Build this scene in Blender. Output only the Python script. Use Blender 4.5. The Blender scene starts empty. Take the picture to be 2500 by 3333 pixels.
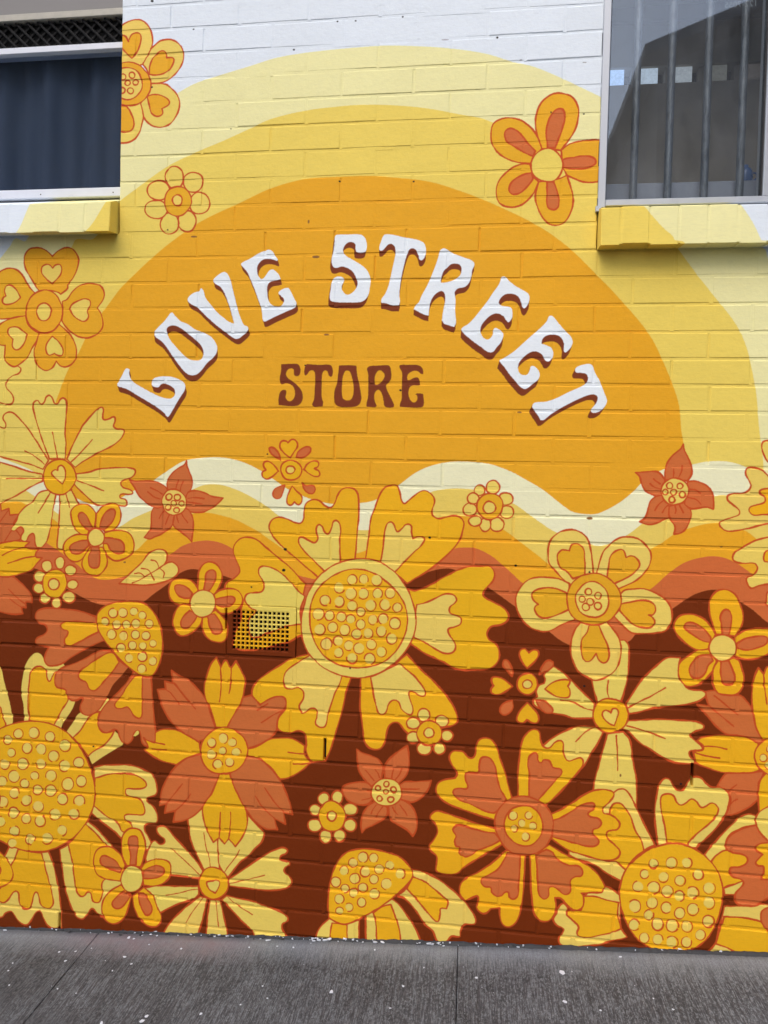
import bpy, bmesh, math, random
import numpy as np
from mathutils import Matrix, Vector
random.seed(11); np.random.seed(11)
SC = bpy.context.scene
R_ = math.radians

# ------------------------------------------------------------------ camera
CX, CZ, CD = 0.5766598, 1.5429685, 2.3187896          # metres right, up and out from the wall face
YAW, PITCH, ROLL, FPX = -0.12116299, -0.02652550, 0.02457218, 2271.994
def cam_axes():
    cy,sy,cp,sp,cr,sr=math.cos(YAW),math.sin(YAW),math.cos(PITCH),math.sin(PITCH),math.cos(ROLL),math.sin(ROLL)
    f=np.array([sy*cp,cy*cp,sp]); r=np.array([cy,-sy,0.0]); u=np.cross(r,f)
    return r*cr+u*sr, -r*sr+u*cr, f
AR,AU,AF = cam_axes()
cam = bpy.data.cameras.new('camera'); co = bpy.data.objects.new('camera',cam); SC.collection.objects.link(co)
cam.sensor_fit='HORIZONTAL'; cam.sensor_width=36.0; cam.lens=FPX/2500*36; cam.clip_start=.02; cam.clip_end=500
co.matrix_world = Matrix(((AR[0],AU[0],-AF[0],CX),(AR[1],AU[1],-AF[1],-CD),(AR[2],AU[2],-AF[2],CZ),(0,0,0,1)))
SC.camera = co

# ------------------------------------------------------------------ light
SUN_EL, SUN_AZ = R_(49), R_(200)                       # a high veiled sun on the street side
world = bpy.data.worlds.new('World'); SC.world = world; world.use_nodes=True
wn=world.node_tree; wn.nodes.clear()
sky=wn.nodes.new('ShaderNodeTexSky'); sky.sky_type='NISHITA'; sky.sun_disc=False
sky.sun_elevation=SUN_EL; sky.sun_rotation=SUN_AZ; sky.dust_density=3.0; sky.air_density=1.0; sky.ozone_density=1.0
bgn=wn.nodes.new('ShaderNodeBackground'); bgn.inputs[1].default_value=0.145
out=wn.nodes.new('ShaderNodeOutputWorld'); wn.links.new(sky.outputs[0],bgn.inputs[0]); wn.links.new(bgn.outputs[0],out.inputs[0])
sl=bpy.data.lights.new('sun','SUN'); sl.energy=.75; sl.angle=R_(85); sl.color=(1.0,.95,.88)
so=bpy.data.objects.new('sun',sl); SC.collection.objects.link(so)
sd=Vector((math.sin(SUN_AZ)*math.cos(SUN_EL),math.cos(SUN_AZ)*math.cos(SUN_EL),math.sin(SUN_EL)))
so.rotation_euler=sd.to_track_quat('Z','Y').to_euler(); so.location=(0,-3,6)
vs=SC.view_settings; vs.view_transform='Standard'; vs.look='None'; vs.gamma=1.0; vs.use_curve_mapping=False
vs.exposure=0.95

# ------------------------------------------------------------------ helpers
def ray(px,py):
    return AF*FPX+AR*(px-1250.0)-AU*(py-1666.5)
def wall_point(px,py,Y=0.0):                           # where a point of the traced drawing lies on the wall, in metres
    px=np.asarray(px,float); py=np.asarray(py,float)
    v=AF[:,None]*FPX+AR[:,None]*(px.ravel()-1250.0)-AU[:,None]*(py.ravel()-1666.5)
    t=(CD+Y)/v[1]; return CX+v[0]*t, CZ+v[2]*t
SLOPE=0.0695; FALL=0.012
def ground_z(x,y): return SLOPE*x+FALL*y
def ground_point(px,py):
    v=ray(px,py); t=(ground_z(CX,-CD)-CZ)/(v[2]-SLOPE*v[0]-FALL*v[1])
    return CX+v[0]*t, -CD+v[1]*t
def link(o,parent=None):
    SC.collection.objects.link(o)
    if parent: o.parent=parent
    return o
def tag(o,label=None,cat=None,group=None,kind=None):
    if label: o['label']=label
    if cat: o['category']=cat
    if group: o['group']=group
    if kind: o['kind']=kind
    return o
def thing(name,label,cat,loc=(0,0,0),group=None):
    o=bpy.data.objects.new(name,None); o.location=loc; o.empty_display_size=.1; link(o); return tag(o,label,cat,group)
class MB:
    def __init__(s): s.v=[]; s.f=[]; s.sm=[]
    def add(s,vs,fs,smooth=False):
        b=len(s.v); s.v+=[tuple(map(float,q)) for q in vs]; s.f+=[tuple(b+i for i in f) for f in fs]; s.sm+=[smooth]*len(fs); return s
    def box(s,x0,x1,y0,y1,z0,z1):
        v=[(x,y,z) for x in (x0,x1) for y in (y0,y1) for z in (z0,z1)]
        return s.add(v,[(0,1,3,2),(4,6,7,5),(0,4,5,1),(2,3,7,6),(0,2,6,4),(1,5,7,3)])
    def bbox(s,x0,x1,y0,y1,z0,z1,b=.002):              # box with its street-side edges chamfered
        q=[]
        for (yy,i) in ((y0,b),(y0+b,0),(y1,0)):
            q+=[(x0+i,yy,z0+i),(x1-i,yy,z0+i),(x1-i,yy,z1-i),(x0+i,yy,z1-i)]
        f=[(0,1,2,3),(11,10,9,8)]
        for r in range(2):
            for k in range(4): a=r*4+k; c=r*4+(k+1)%4; f.append((a,a+4,c+4,c))
        return s.add(q,f)
    def tube(s,p,q,r,n=10,caps=True,r2=None):
        p=Vector(p); q=Vector(q); d=(q-p).normalized(); a=d.orthogonal().normalized(); b=d.cross(a); r2=r if r2 is None else r2
        v=[]
        for c,rr in ((p,r),(q,r2)):
            for k in range(n): t=2*math.pi*k/n; v.append(c+a*rr*math.cos(t)+b*rr*math.sin(t))
        s.add(v,[(k,(k+1)%n,n+(k+1)%n,n+k) for k in range(n)],True)
        if caps: s.add(v,[tuple(range(n))[::-1],tuple(range(n,2*n))])
        return s
    def build(s,name,mat,parent=None,at=None):
        me=bpy.data.meshes.new(name); me.from_pydata(s.v,[],s.f); me.polygons.foreach_set('use_smooth',s.sm)
        me.materials.append(mat); me.update(); o=bpy.data.objects.new(name,me)
        if at: o.location=at
        return link(o,parent)
def mat(name):
    m=bpy.data.materials.new(name); m.use_nodes=True; nt=m.node_tree
    return m,nt,nt.nodes['Principled BSDF']
def node(nt,t,**k):
    n=nt.nodes.new(t)
    for a,b in k.items():
        if a in ('op',): n.operation=b
        elif a=='inp':
            for i,v in b.items(): n.inputs[i].default_value=v
        else: setattr(n,a,b)
    return n
def lk(nt,a,b): nt.links.new(a,b)
def noise(nt,vec,scale,detail=3,rough=.5,dist=0.0):
    n=node(nt,'ShaderNodeTexNoise'); n.inputs['Scale'].default_value=scale; n.inputs['Detail'].default_value=detail
    n.inputs['Roughness'].default_value=rough; n.inputs['Distortion'].default_value=dist
    if vec is not None: lk(nt,vec,n.inputs['Vector'])
    return n.outputs['Fac']
def mapr(nt,v,a,b,c,d,clamp=True):
    n=node(nt,'ShaderNodeMapRange'); n.clamp=clamp
    for i,x in zip((1,2,3,4),(a,b,c,d)): n.inputs[i].default_value=x
    lk(nt,v,n.inputs[0]); return n.outputs[0]
def mth(nt,op,a,b=None):
    n=node(nt,'ShaderNodeMath',op=op)
    for i,x in enumerate((a,b)):
        if x is None: continue
        if isinstance(x,(int,float)): n.inputs[i].default_value=x
        else: lk(nt,x,n.inputs[i])
    return n.outputs[0]
def mix(nt,f,a,b,mode='MIX'):
    n=node(nt,'ShaderNodeMix'); n.data_type='RGBA'; n.blend_type=mode
    for sock,x in ((n.inputs[0],f),(n.inputs[6],a),(n.inputs[7],b)):
        if isinstance(x,(int,float)): sock.default_value=x
        elif isinstance(x,tuple): sock.default_value=x+(1,) if len(x)==3 else x
        else: lk(nt,x,sock)
    return n.outputs[2]
def bump(nt,h,strength,dist,prev=None):
    n=node(nt,'ShaderNodeBump'); n.inputs['Strength'].default_value=strength; n.inputs['Distance'].default_value=dist
    lk(nt,h,n.inputs['Height'])
    if prev is not None: lk(nt,prev,n.inputs['Normal'])
    return n.outputs[0]
def scaled(nt,vec,s):
    n=node(nt,'ShaderNodeMapping'); n.inputs['Scale'].default_value=s; lk(nt,vec,n.inputs['Vector']); return n.outputs[0]
def simple(name,col,rough=.5,metal=0.0,var=.12,scale=60.0,bmp=.0):
    m,nt,p=mat(name); tc=node(nt,'ShaderNodeTexCoord').outputs['Object']
    n=noise(nt,tc,scale,4,.6)
    lk(nt,mix(nt,n,tuple(c*(1-var) for c in col),tuple(min(1,c*(1+var)) for c in col)),p.inputs['Base Color'])
    lk(nt,mapr(nt,n,.3,.7,max(.03,rough-.08),min(1,rough+.08)),p.inputs['Roughness']); p.inputs['Metallic'].default_value=metal
    if bmp: lk(nt,bump(nt,n,bmp,.002),p.inputs['Normal'])
    return m

# ---------------------------------------------------------------------------
# The mural: flat paint, rasterised here from outlines into one print for the wall.
PAL=dict(W=(.74,.81,.88),C=(.86,.78,.40),K=(.85,.82,.53),Y=(.82,.62,.125),A=(.80,.40,.018),G=(.84,.44,.012),T=(.62,.155,.040),D=(.165,.026,.001),S=(.20,.040,.011),R=(.55,.075,.014))
class Mural:
    def __init__(s,x0,z1,wd,ht,px):
        s.x0,s.z1,s.px=x0,z1,px; s.w=int(wd/px); s.h=int(ht/px)
        s.im=np.zeros((s.h,s.w,3),np.float32); s.o=(0,0); s.k=1.0
        s.rng=np.random.RandomState(7)
    def to_px(s,p):                     # outline point -> wall metres -> print pixel
        sx=s.o[0]+p[:,0]/s.k; sy=s.o[1]+p[:,1]/s.k
        X,Z=wall_point(sx,sy)
        return np.stack([(X-s.x0)/s.px,(s.z1-Z)/s.px],1)
    def parse(s,t):
        a=t.replace('!',' !').split(); P=[];C=[]
        i=0
        while i<len(a):
            P.append((float(a[i]),float(a[i+1]))); i+=2
            if i<len(a) and a[i]=='!': C.append(True); i+=1
            else: C.append(False)
        return np.array(P),C
    def spline(s,P,C,closed,step=1.6):
        n=len(P); out=[]
        def tan(i,seg,d):
            if C[i] or (not closed and (i==0 or i==n-1)): return d
            v=P[(i+1)%n]-P[(i-1)%n]; l=np.hypot(*v)
            return v/max(l,1e-6)*np.hypot(*d)
        for i in range(n if closed else n-1):
            a,b=P[i],P[(i+1)%n]; d=b-a
            m0=tan(i,0,d); m1=tan((i+1)%n,1,d)
            k=max(2,int(np.hypot(*d)/step)); t=np.linspace(0,1,k,endpoint=False)[:,None]
            out.append((2*t**3-3*t**2+1)*a+(t**3-2*t**2+t)*m0+(-2*t**3+3*t**2)*b+(t**3-t**2)*m1)
        if not closed: out.append(P[-1:])
        return np.concatenate(out)
    def cover(s,polys):
        al=np.concatenate(polys); S=4
        x0=max(0,int(al[:,0].min())-1); x1=min(s.w,int(al[:,0].max())+2)
        y0=max(0,int(al[:,1].min())-1); y1=min(s.h,int(al[:,1].max())+2)
        if x1<=x0 or y1<=y0: return None
        W=x1-x0; H=y1-y0; d=np.zeros((H*S,W+2),np.float32)
        for k,P in enumerate(polys):
            Q=np.roll(P,-1,0); ar=(P[:,0]*Q[:,1]-Q[:,0]*P[:,1]).sum()
            if (ar<0)!=(k>0): P=P[::-1]; Q=np.roll(P,-1,0)
            ya=(P[:,1]-y0)*S-.5; yb=(Q[:,1]-y0)*S-.5
            sg=np.where(yb>ya,1,-1); lo=np.ceil(np.minimum(ya,yb)).astype(int); hi=np.ceil(np.maximum(ya,yb)).astype(int)
            lo=np.clip(lo,0,H*S); hi=np.clip(hi,0,H*S); n=np.maximum(hi-lo,0)
            if n.sum()==0: continue
            e=np.repeat(np.arange(len(P)),n)
            r=np.arange(n.sum())-np.repeat(np.cumsum(n)-n,n)+lo[e]
            t=(r-ya[e])/(yb[e]-ya[e]); xx=np.clip(P[e,0]+(Q[e,0]-P[e,0])*t-x0,0,W)
            f=np.floor(xx).astype(int); fr=xx-f
            np.add.at(d,(r,f),sg[e]*(1-fr)); np.add.at(d,(r,f+1),sg[e]*fr)
        c=np.abs(np.cumsum(d,1)[:,:W]); c=np.clip(c,0,1).reshape(H,S,W).mean(1)
        return x0,y0,c
    def blend(s,x0,y0,c,col):
        h,w=c.shape; v=s.im[y0:y0+h,x0:x0+w]; v+=c[...,None]*(np.array(col,np.float32)-v)
    def stroke(s,P,r,col,gap=.0):
        n=len(P); rg=s.rng
        seg=np.hypot(*(np.diff(P,axis=0)).T); L=np.concatenate([[0],np.cumsum(seg)])
        m=max(3,int(L[-1]/.8)); t=np.linspace(0,L[-1],m)
        X=np.interp(t,L,P[:,0]); Y=np.interp(t,L,P[:,1])
        k=max(2,int(L[-1]/14)+2); w=np.interp(t,np.linspace(0,L[-1],k),rg.uniform(.62,1.28,k))
        jx=np.interp(t,np.linspace(0,L[-1],k),rg.uniform(-.55,.55,k)); jy=np.interp(t,np.linspace(0,L[-1],k),rg.uniform(-.55,.55,k))
        X=X+jx; Y=Y+jy; R=r*w
        x0=int(X.min()-r-3); x1=int(X.max()+r+4); y0=int(Y.min()-r-3); y1=int(Y.max()+r+4)
        ok=(X>2)&(X<s.w-3)&(Y>2)&(Y<s.h-3)
        if not ok.any(): return
        x0=max(0,x0);y0=max(0,y0);x1=min(s.w,x1);y1=min(s.h,y1)
        c=np.zeros((y1-y0)*(x1-x0),np.float32); W=x1-x0
        K=int(r*1.3+2); X=X[ok];Y=Y[ok];R=R[ok]
        ix=np.round(X).astype(int); iy=np.round(Y).astype(int)
        for dy in range(-K,K+1):
            for dx in range(-K,K+1):
                px=ix+dx; py=iy+dy
                a=np.clip(R+.5-np.hypot(px-X,py-Y),0,1)
                g=(a>0)&(px>=x0)&(px<x1)&(py>=y0)&(py<y1)
                if g.any(): np.maximum.at(c,(py[g]-y0)*W+px[g]-x0,a[g].astype(np.float32))
        s.blend(x0,y0,c.reshape(y1-y0,W),col)
MU=None
def tile(x,y,k=3.0): MU.o=(x,y); MU.k=k
def FILL(c): MU.im[:]=PAL[c]
def jit(col,a=.05):
    return tuple(v*(1+MU.rng.uniform(-a,a)) for v in col)
def F(c,t,stroke='R',w=4.6,hole=None):
    P,C=MU.parse(t); pts=MU.to_px(MU.spline(P,C,True)); polys=[pts]
    if hole:
        H,HC=MU.parse(hole); polys.append(MU.to_px(MU.spline(H,HC,True)))
    r=MU.cover(polys)
    if r is not None: MU.blend(*r,jit(PAL[c],.03))
    if stroke: MU.stroke(np.concatenate([pts,pts[:1]]),SW*w/4.6,PAL[stroke])
def L(t,c='R',w=4.0):
    P,C=MU.parse(t); MU.stroke(MU.to_px(MU.spline(P,C,False)),SW*w/4.6,PAL[c])
def O(c,x,y,rx,ry,rot=0.0,stroke='R'):
    rg=MU.rng; t=np.linspace(0,2*np.pi,64,endpoint=False)
    w=1+.022*np.sin(2*t+rg.uniform(0,6))+.015*np.sin(3*t+rg.uniform(0,6))+.01*np.sin(5*t+rg.uniform(0,6))
    a=math.radians(rot); ux=rx*w*np.cos(t); uy=ry*w*np.sin(t)
    pts=MU.to_px(np.stack([x+ux*math.cos(a)-uy*math.sin(a),y+ux*math.sin(a)+uy*math.cos(a)],1))
    if c:
        r=MU.cover([pts])
        if r is not None: MU.blend(*r,jit(PAL[c],.03))
    if stroke: MU.stroke(np.concatenate([pts,pts[:1]]),SW*.95,PAL[stroke])
def dots(c,t):                          # seeds: pale spots with a loose ring, often slipped to one side
    for q in t.split():
        x,y,r=map(float,q.split(',')); rg=MU.rng
        o=rg.uniform(-.10,.10,2)*r
        a0=rg.uniform(0,6.28); ex=rg.uniform(.55,1.05)*6.28; t=a0+np.linspace(0,ex,40)
        q=np.stack([x+o[0]+r*1.06*np.cos(t)*rg.uniform(.94,1.06),y+o[1]+r*1.12*np.sin(t)],1)
        MU.stroke(MU.to_px(q),SW*rg.uniform(.6,1.0),PAL['R'])
        O(c,x,y,r*rg.uniform(.90,1.0),r*rg.uniform(.94,1.04),stroke=None)
def rings(t):
    for q in t.split():
        x,y,r=map(float,q.split(',')); O('Y',x,y,r,r,stroke='R'); 
def sweep(t,off,hole):
    P,C=MU.parse(t); q=MU.spline(P,C,True); hq=None
    if hole:
        H,HC=MU.parse(hole); hq=MU.spline(H,HC,True)
    N=9
    for k in range(N,-1,-1):
        v=np.array(off)*k/N; polys=[MU.to_px(q+v)]
        if hq is not None: polys.append(MU.to_px(hq+v))
        r=MU.cover(polys)
        if r is not None: MU.blend(*r,PAL['W2'] if k==0 else PAL['S'])
PAL['W2']=(.81,.87,.92)

def paint_bands():
    # --- bands of the sun and the waves -------------------------------------------
    tile(0,0,1.0)
    FILL('W')
    def band(c,top,close):
        F(c,top+" "+close,None)
    band('C',"-300 1600 -120 1100 -40 920 0 843 33 800 50 776 84 783 129 678 190 580 340 460 470 370 575 304 635 271 732 239 814 214 900 187 1017 168 1180 152 1261 148 1397 152 1505 162 1587 176 1665 200 1736 217 1817 250 1898 288 1964 320 2100 400 2240 510 2385 686 2423 743 2449 797 2452 804 2486 808 2500 846 2560 980 2610 1150 2650 1400 2680 1700!","2680 2200! -300 2200!")
    band('Y',"-300 1200 -100 1090 0 1050 60 1020 115 960 180 870 233 803 248 779 306 775 371 675 382 661 434 621 488 581 543 543 624 502 732 456 814 418 881 388 990 361 1098 347 1180 341 1288 343 1397 354 1505 374 1560 383 1614 402 1760 450 1900 525 1990 600 2081 694 2137 759 2172 792 2178 803 2204 808 2213 819 2273 900 2305 940 2411 1085 2456 1250 2471 1400 2484 1510 2490 1700!","2490 2200! -300 2200!")
    band('A',"160 1700 165 1500 182 1310 193 1277 207 1237 227 1193 253 1153 277 1103 300 1060 343 1003 393 937 433 897 490 843 553 790 651 722 787 657 881 613 990 583 1098 575 1207 572 1288 578 1397 591 1505 624 1587 656 1700 708 1736 727 1790 760 1860 814 1947 900 1999 953 2110 1085 2170 1206 2208 1311 2217 1400 2224 1443 2240 1700!","2240 2200! 160 2200!")
    band('K',"-400 1420 -200 1430 0 1490 100 1530 200 1590 290 1640 360 1635 430 1600 483 1574 553 1527 600 1500 650 1491 700 1488 750 1493 800 1508 850 1533 900 1567 933 1590 983 1613 1007 1623 1080 1640 1167 1638 1227 1625 1300 1577 1350 1540 1400 1517 1467 1503 1533 1503 1600 1512 1667 1537 1700 1555 1765 1593 1834 1647 1867 1667 1917 1674 1950 1670 2014 1637 2064 1597 2087 1573 2147 1533 2200 1518 2247 1513 2297 1503 2364 1502 2420 1517 2480 1550 2600 1640 2800 1700!","2800 3400! -400 3400!")
    band('Y',"-400 1500 -200 1500 0 1550 120 1620 230 1700 330 1735 390 1714 433 1687 500 1657 560 1620 627 1593 667 1578 717 1578 767 1593 817 1617 867 1648 917 1685 1000 1720 1167 1725 1210 1722 1300 1670 1400 1603 1450 1592 1500 1590 1560 1598 1667 1637 1733 1683 1753 1697 1810 1733 1917 1770 1950 1777 1990 1767 2047 1737 2097 1700 2200 1650 2324 1616 2364 1612 2500 1650 2800 1760!","2800 3400! -400 3400!")
    band('A',"-400 1600 -200 1600 0 1635 60 1633 100 1650 167 1685 250 1755 340 1812 437 1794 483 1754 553 1720 627 1673 667 1668 717 1677 767 1692 817 1717 840 1730 883 1760 950 1800 1085 1802 1165 1800 1300 1740 1400 1695 1450 1680 1510 1680 1580 1695 1643 1727 1683 1757 1753 1810 1793 1842 1900 1900 2040 1850 2114 1790 2154 1767 2197 1737 2264 1713 2314 1703 2360 1705 2430 1730 2457 1750 2550 1830 2800 1900!","2800 3400! -400 3400!")
    band('T',"-400 1680 -100 1680 50 1710 147 1764 200 1800 250 1837 293 1873 333 1887 400 1877 500 1830 560 1800 593 1777 640 1762 687 1760 733 1773 800 1810 1000 1880 1200 1900 1350 1870 1427 1830 1477 1787 1517 1782 1550 1785 1600 1810 1633 1837 1667 1867 1700 1897 1800 1960 1900 2000 2000 1990 2117 1917 2180 1863 2230 1830 2297 1812 2347 1813 2397 1833 2447 1867 2560 1930 2800 2000!","2800 3400! -400 3400!")
    band('D',"-400 1900 -100 1900 0 1895 60 1870 103 1850 140 1862 200 1905 250 1934 300 1960 337 1969 400 1972 463 1960 500 1933 550 1897 583 1867 617 1853 650 1855 723 1873 770 1890 900 1960 1100 2000 1300 1900 1450 1850 1540 1885 1590 1913 1677 1975 1783 2053 1833 2090 1880 2107 1960 2115 2047 2087 2070 2063 2130 2020 2190 1980 2230 1953 2264 1933 2314 1920 2350 1924 2410 1960 2447 1983 2500 2027 2600 2080 2800 2120!","2800 3500! -400 3500!")
    # --- flowers high on the wall -----------------------------------------------
    tile(0,0,1.843)
    F('Y',"700 170! 780 125 840 118 880 145 905 190 915 250 890 330 850 385! 800 400 700 380!")
    F('A',"770 245! 790 205 825 195 845 225 830 290 790 350! 740 300 690 240! 725 212 750 215")
    F('Y',"905 290! 960 245 1020 235 1070 260 1098 310 1090 380 1050 440 980 490 900 497! 880 420 855 385!")
    F('A',"1000 345! 1035 345 1038 375 1010 420 950 448 893 445! 900 380 930 330 965 305 990 310")
    F('Y',"905 500! 985 502 1040 540 1070 590 1072 650 1030 730 960 762 900 745 860 700 840 620!")
    F('A',"970 650! 1010 625 1010 600 970 572 920 565 880 575! 895 640 910 680 945 697 972 680")
    F('Y',"840 610! 858 690 850 740 830 800 790 845 740 857 690 840 640 760 640 700 720 635!")
    F('A',"720 630! 690 700 700 770 745 790 790 775 800 730 780 670 755 635!")
    O('A',768,503,132,133); O('Y',758,498,95,94)
    rings("790,450,18 763,495,16 810,492,16 780,542,18 735,460,18 730,540,18")
    for e in ((1045,1064,54,68),(1157,1092,58,62),(1195,1218,62,64),(1120,1325,56,62),(1015,1340,54,64),(935,1255,66,56),(950,1140,66,60)): O('Y',*e)
    O('A',1065,1205,82,88); O('Y',1062,1200,30,32)
    tile(1600,0,1.843)
    for o,i in (("300 890! 265 780 265 690 300 610 360 565 430 560 490 590 520 660 505 760 460 840 415 900!","335 885! 325 790 345 710 380 660 420 652 438 690 425 760 380 885!"),
     ("415 900! 470 860 560 840 640 838 720 860 740 950 720 1050 660 1080 600 1092 530 1085 450 1050! 425 990","430 1000! 425 960 500 940 570 933 615 950 620 980 570 1005 490 1012!"),
     ("280 1090! 260 1180 290 1280 340 1340 390 1350 440 1325 480 1250 485 1170 450 1050! 400 1070","330 1090! 370 1090! 395 1160 400 1230 370 1257 335 1240 330 1160"),
     ("250 1060! 230 980! 170 985 100 1020 40 1090 25 1160 50 1220 110 1242 180 1225 240 1170 280 1090!","240 1035! 245 1070 210 1120 160 1160 120 1162 102 1130 130 1080 190 1045"),
     ("300 890! 270 810 220 750 150 710 70 708 10 740 -5 810 10 880 70 940 150 970 230 980!","260 905! 210 850 160 790 110 768 78 790 85 840 140 880 190 910 245 935!")):
        F('A',o); F('T',i)
    O('Y',330,990,98,98)

def paint_right0():
    global pale_daisy_right_extra,heart_petal_east,right_sunflower_extra,right_blob
    def pale_daisy_right_extra():
        tile(1947,2050)
        F('Y',"270 715! 330 620 420 490 520 390 620 300 680 270 800 270! 780 350 780 450 830 530 870 570 930 585 1010 590 1045 620 1030 660 950 700 800 735 620 755 500 770 400 800 295 815!")
        F('Y',"290 885! 400 880 550 870 700 875 850 885 970 900 1025 930 1020 965 950 985 900 1020 900 1045 970 1100 1010 1140 1010 1165 920 1175 885 1190 890 1230 940 1280 940 1308! 830 1305 730 1290 620 1240 500 1160 380 1080 290 990 230 960!")
        L("290 760 400 700 520 640 650 565"); L("280 935 400 970 520 1010 650 1060")
    def heart_petal_east():
        tile(1947,1400)
        F('Y',"200 1610! 260 1560 350 1548 450 1550 540 1580 640 1640 700 1720 720 1820 700 1900 640 1960 550 1980 440 1985 330 1980 240 1910 165 1830! 100 1700")
        F('A',"205 1700! 300 1680 400 1660 480 1665 540 1700 555 1760 530 1800 490 1803! 530 1830 550 1880 510 1925 420 1925 340 1895 280 1840 205 1760!")
    def right_sunflower_extra():
        tile(1947,2500)
        F('Y',"580 750! 560 600 550 450 565 280 590 170 640 105 690 110 730 170 770 215 830 210 880 130 940 85 1000 95 1050 150 1100 185 1200 190 1270 250 1275 340 1230 470 1130 600 1050 680 950 780! 700 760")
        F('G',"670 740! 650 600 620 450 605 320 620 265 680 250 730 270 760 330 800 360 850 340 910 300 960 330 1000 380 1050 370 1100 340 1140 350 1170 400 1150 470 1080 540 980 620 900 700 865 765!")
        F('Y',"1030 850! 1100 760 1200 650 1330 520 1420 460 1500 450 1555 490 1550 550! 1400 580 1280 650 1240 740 1280 810! 1200 900 1100 920!")
        F('G',"1100 910! 1150 850 1240 800 1350 830 1440 860 1450 910 1380 960 1290 980 1290 1040 1400 1090 1420 1110! 1350 1130 1250 1150 1210 1180! 1170 1050")
        F('Y',"1220 1170! 1300 1145 1415 1105 1420 1140 1350 1200 1330 1235! 1230 1235!")
        F('Y',"1230 1350! 1400 1345 1659 1335 1900 1400! 1900 1900! 1000 1900! 1150 1700! 1180 1560")
        F('G',"1225 1450! 1400 1460 1540 1485 1590 1500! 1659 1590 1900 1650! 1900 1810! 1380 1820! 1250 1750 1140 1715! 1180 1600")
        F('D',"990 1770! 1030 1810 1020 1850 900 1850 900 1800!",None)
    # flowers at the right edge
    tile(1947,1400)
    F('Y',"1800 90! 1640 100 1600 120 1595 180 1620 250 1659 310 1750 350 1900 350!")
    F('Y',"1900 500! 1700 480 1640 430 1580 380 1500 360 1450 370 1435 420 1470 490 1485 540 1460 590 1400 615 1310 620 1260 640 1260 680 1320 730 1370 780 1370 820 1310 850 1220 880 1180 905 1200 950 1260 985 1350 980 1450 960 1659 910 1900 880!")
    F('G',"1900 550! 1620 570 1575 590 1580 620 1620 650 1620 700 1540 730 1480 750 1470 790 1510 825 1590 825 1900 795!")
    F('Y',"1900 1020! 1600 1055 1480 1100 1380 1160 1330 1190 1310 1250 1350 1290 1430 1300 1520 1300 1550 1340 1540 1380 1500 1420 1450 1440 1450 1490 1490 1540 1560 1520 1659 1500 1900 1480!")
    F('G',"1900 1165! 1650 1175 1615 1220 1630 1280 1900 1290!")
    F('Y',"1900 1560! 1659 1580 1640 1640 1650 1710 1900 1720!")
    for s in ("650 480! 600 420 560 400 470 405 358 410! 400 450 420 520 460 590 560 645! 620 640","560 645! 510 690 490 750 470 820 440 870 402 892! 450 915 510 920 580 900 640 870 700 850! 720 700 640 640","690 740! 685 820 710 880 745 940 735 1015! 800 1005 860 950 890 880 905 820 890 760 850 700!","870 500! 940 495 1020 520 1080 560 1110 610 1120 660 1125 700 1120 770! 1060 750 970 760 900 765 840 720! 860 600","650 480! 650 400 670 320 730 240 800 180 828 135! 840 200 880 280 905 350 905 430 870 495!"): F('T',s)
    for s in ("730 375 732 415 728 455","820 345 810 400 785 455","540 475 570 500 600 520","505 520 540 550 610 575","640 680 590 720 550 780","680 730 650 760 625 800","745 735 755 780 750 810","790 730 810 770 830 800","890 575 950 585 990 615","870 655 940 670 1000 720"): L(s)
    O('Y',745,595,137,128); rings("693,540,30 795,543,28 650,603,26 733,605,30 818,627,30 717,677,28")
    # gold and terracotta flower cut by the right edge
    tile(1947,2050)
    F('T',"1040 600! 1130 590 1250 635 1380 640 1450 700 1510 790 1520 880 1560 1000 1610 1080 1560 1115! 1450 1050 1350 1030 1250 1015 1150 940 1060 840 1000 770 960 725! 1080 740! 1060 690")
    L("1080 740 1150 800 1210 850 1320 940"); L("1130 640 1250 740 1360 830")
    F('T',"1610 1380! 1500 1390 1350 1395 1250 1400 1200 1450 1160 1520! 1220 1560 1260 1600! 1290 1650 1270 1750 1240 1820! 1350 1790 1480 1720 1560 1650! 1560 1500 1600 1430")
    L("1265 1590 1300 1550 1350 1510"); L("1290 1700 1320 1670 1350 1650")
    F('G',"1560 1110! 1450 1050 1300 1030 1150 1030 1000 1055 960 1080! 1020 1130 1010 1170 920 1185! 940 1250 960 1300 1080 1350 1200 1390 1350 1395 1500 1390 1570 1370! 1540 1250")
    L("1020 1135 1150 1140 1250 1165"); L("925 1190 1050 1230 1180 1250")
    F('G',"1740 1060! 1610 1085! 1550 980 1520 860 1500 760 1500 600 1520 470 1560 370! 1610 430! 1659 360 1720 480 1760 700 1770 900")
    L("1610 430 1620 550 1640 720")
    F('G',"1640 1390! 1580 1470 1560 1600 1565 1750 1590 1850 1620 1950 1850 1950! 1850 1390!")
    O('G',1720,1235,190,190); dots('Y',"1610,1250,32 1662,1320,34 1680,1160,34 1740,1250,34")
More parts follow.
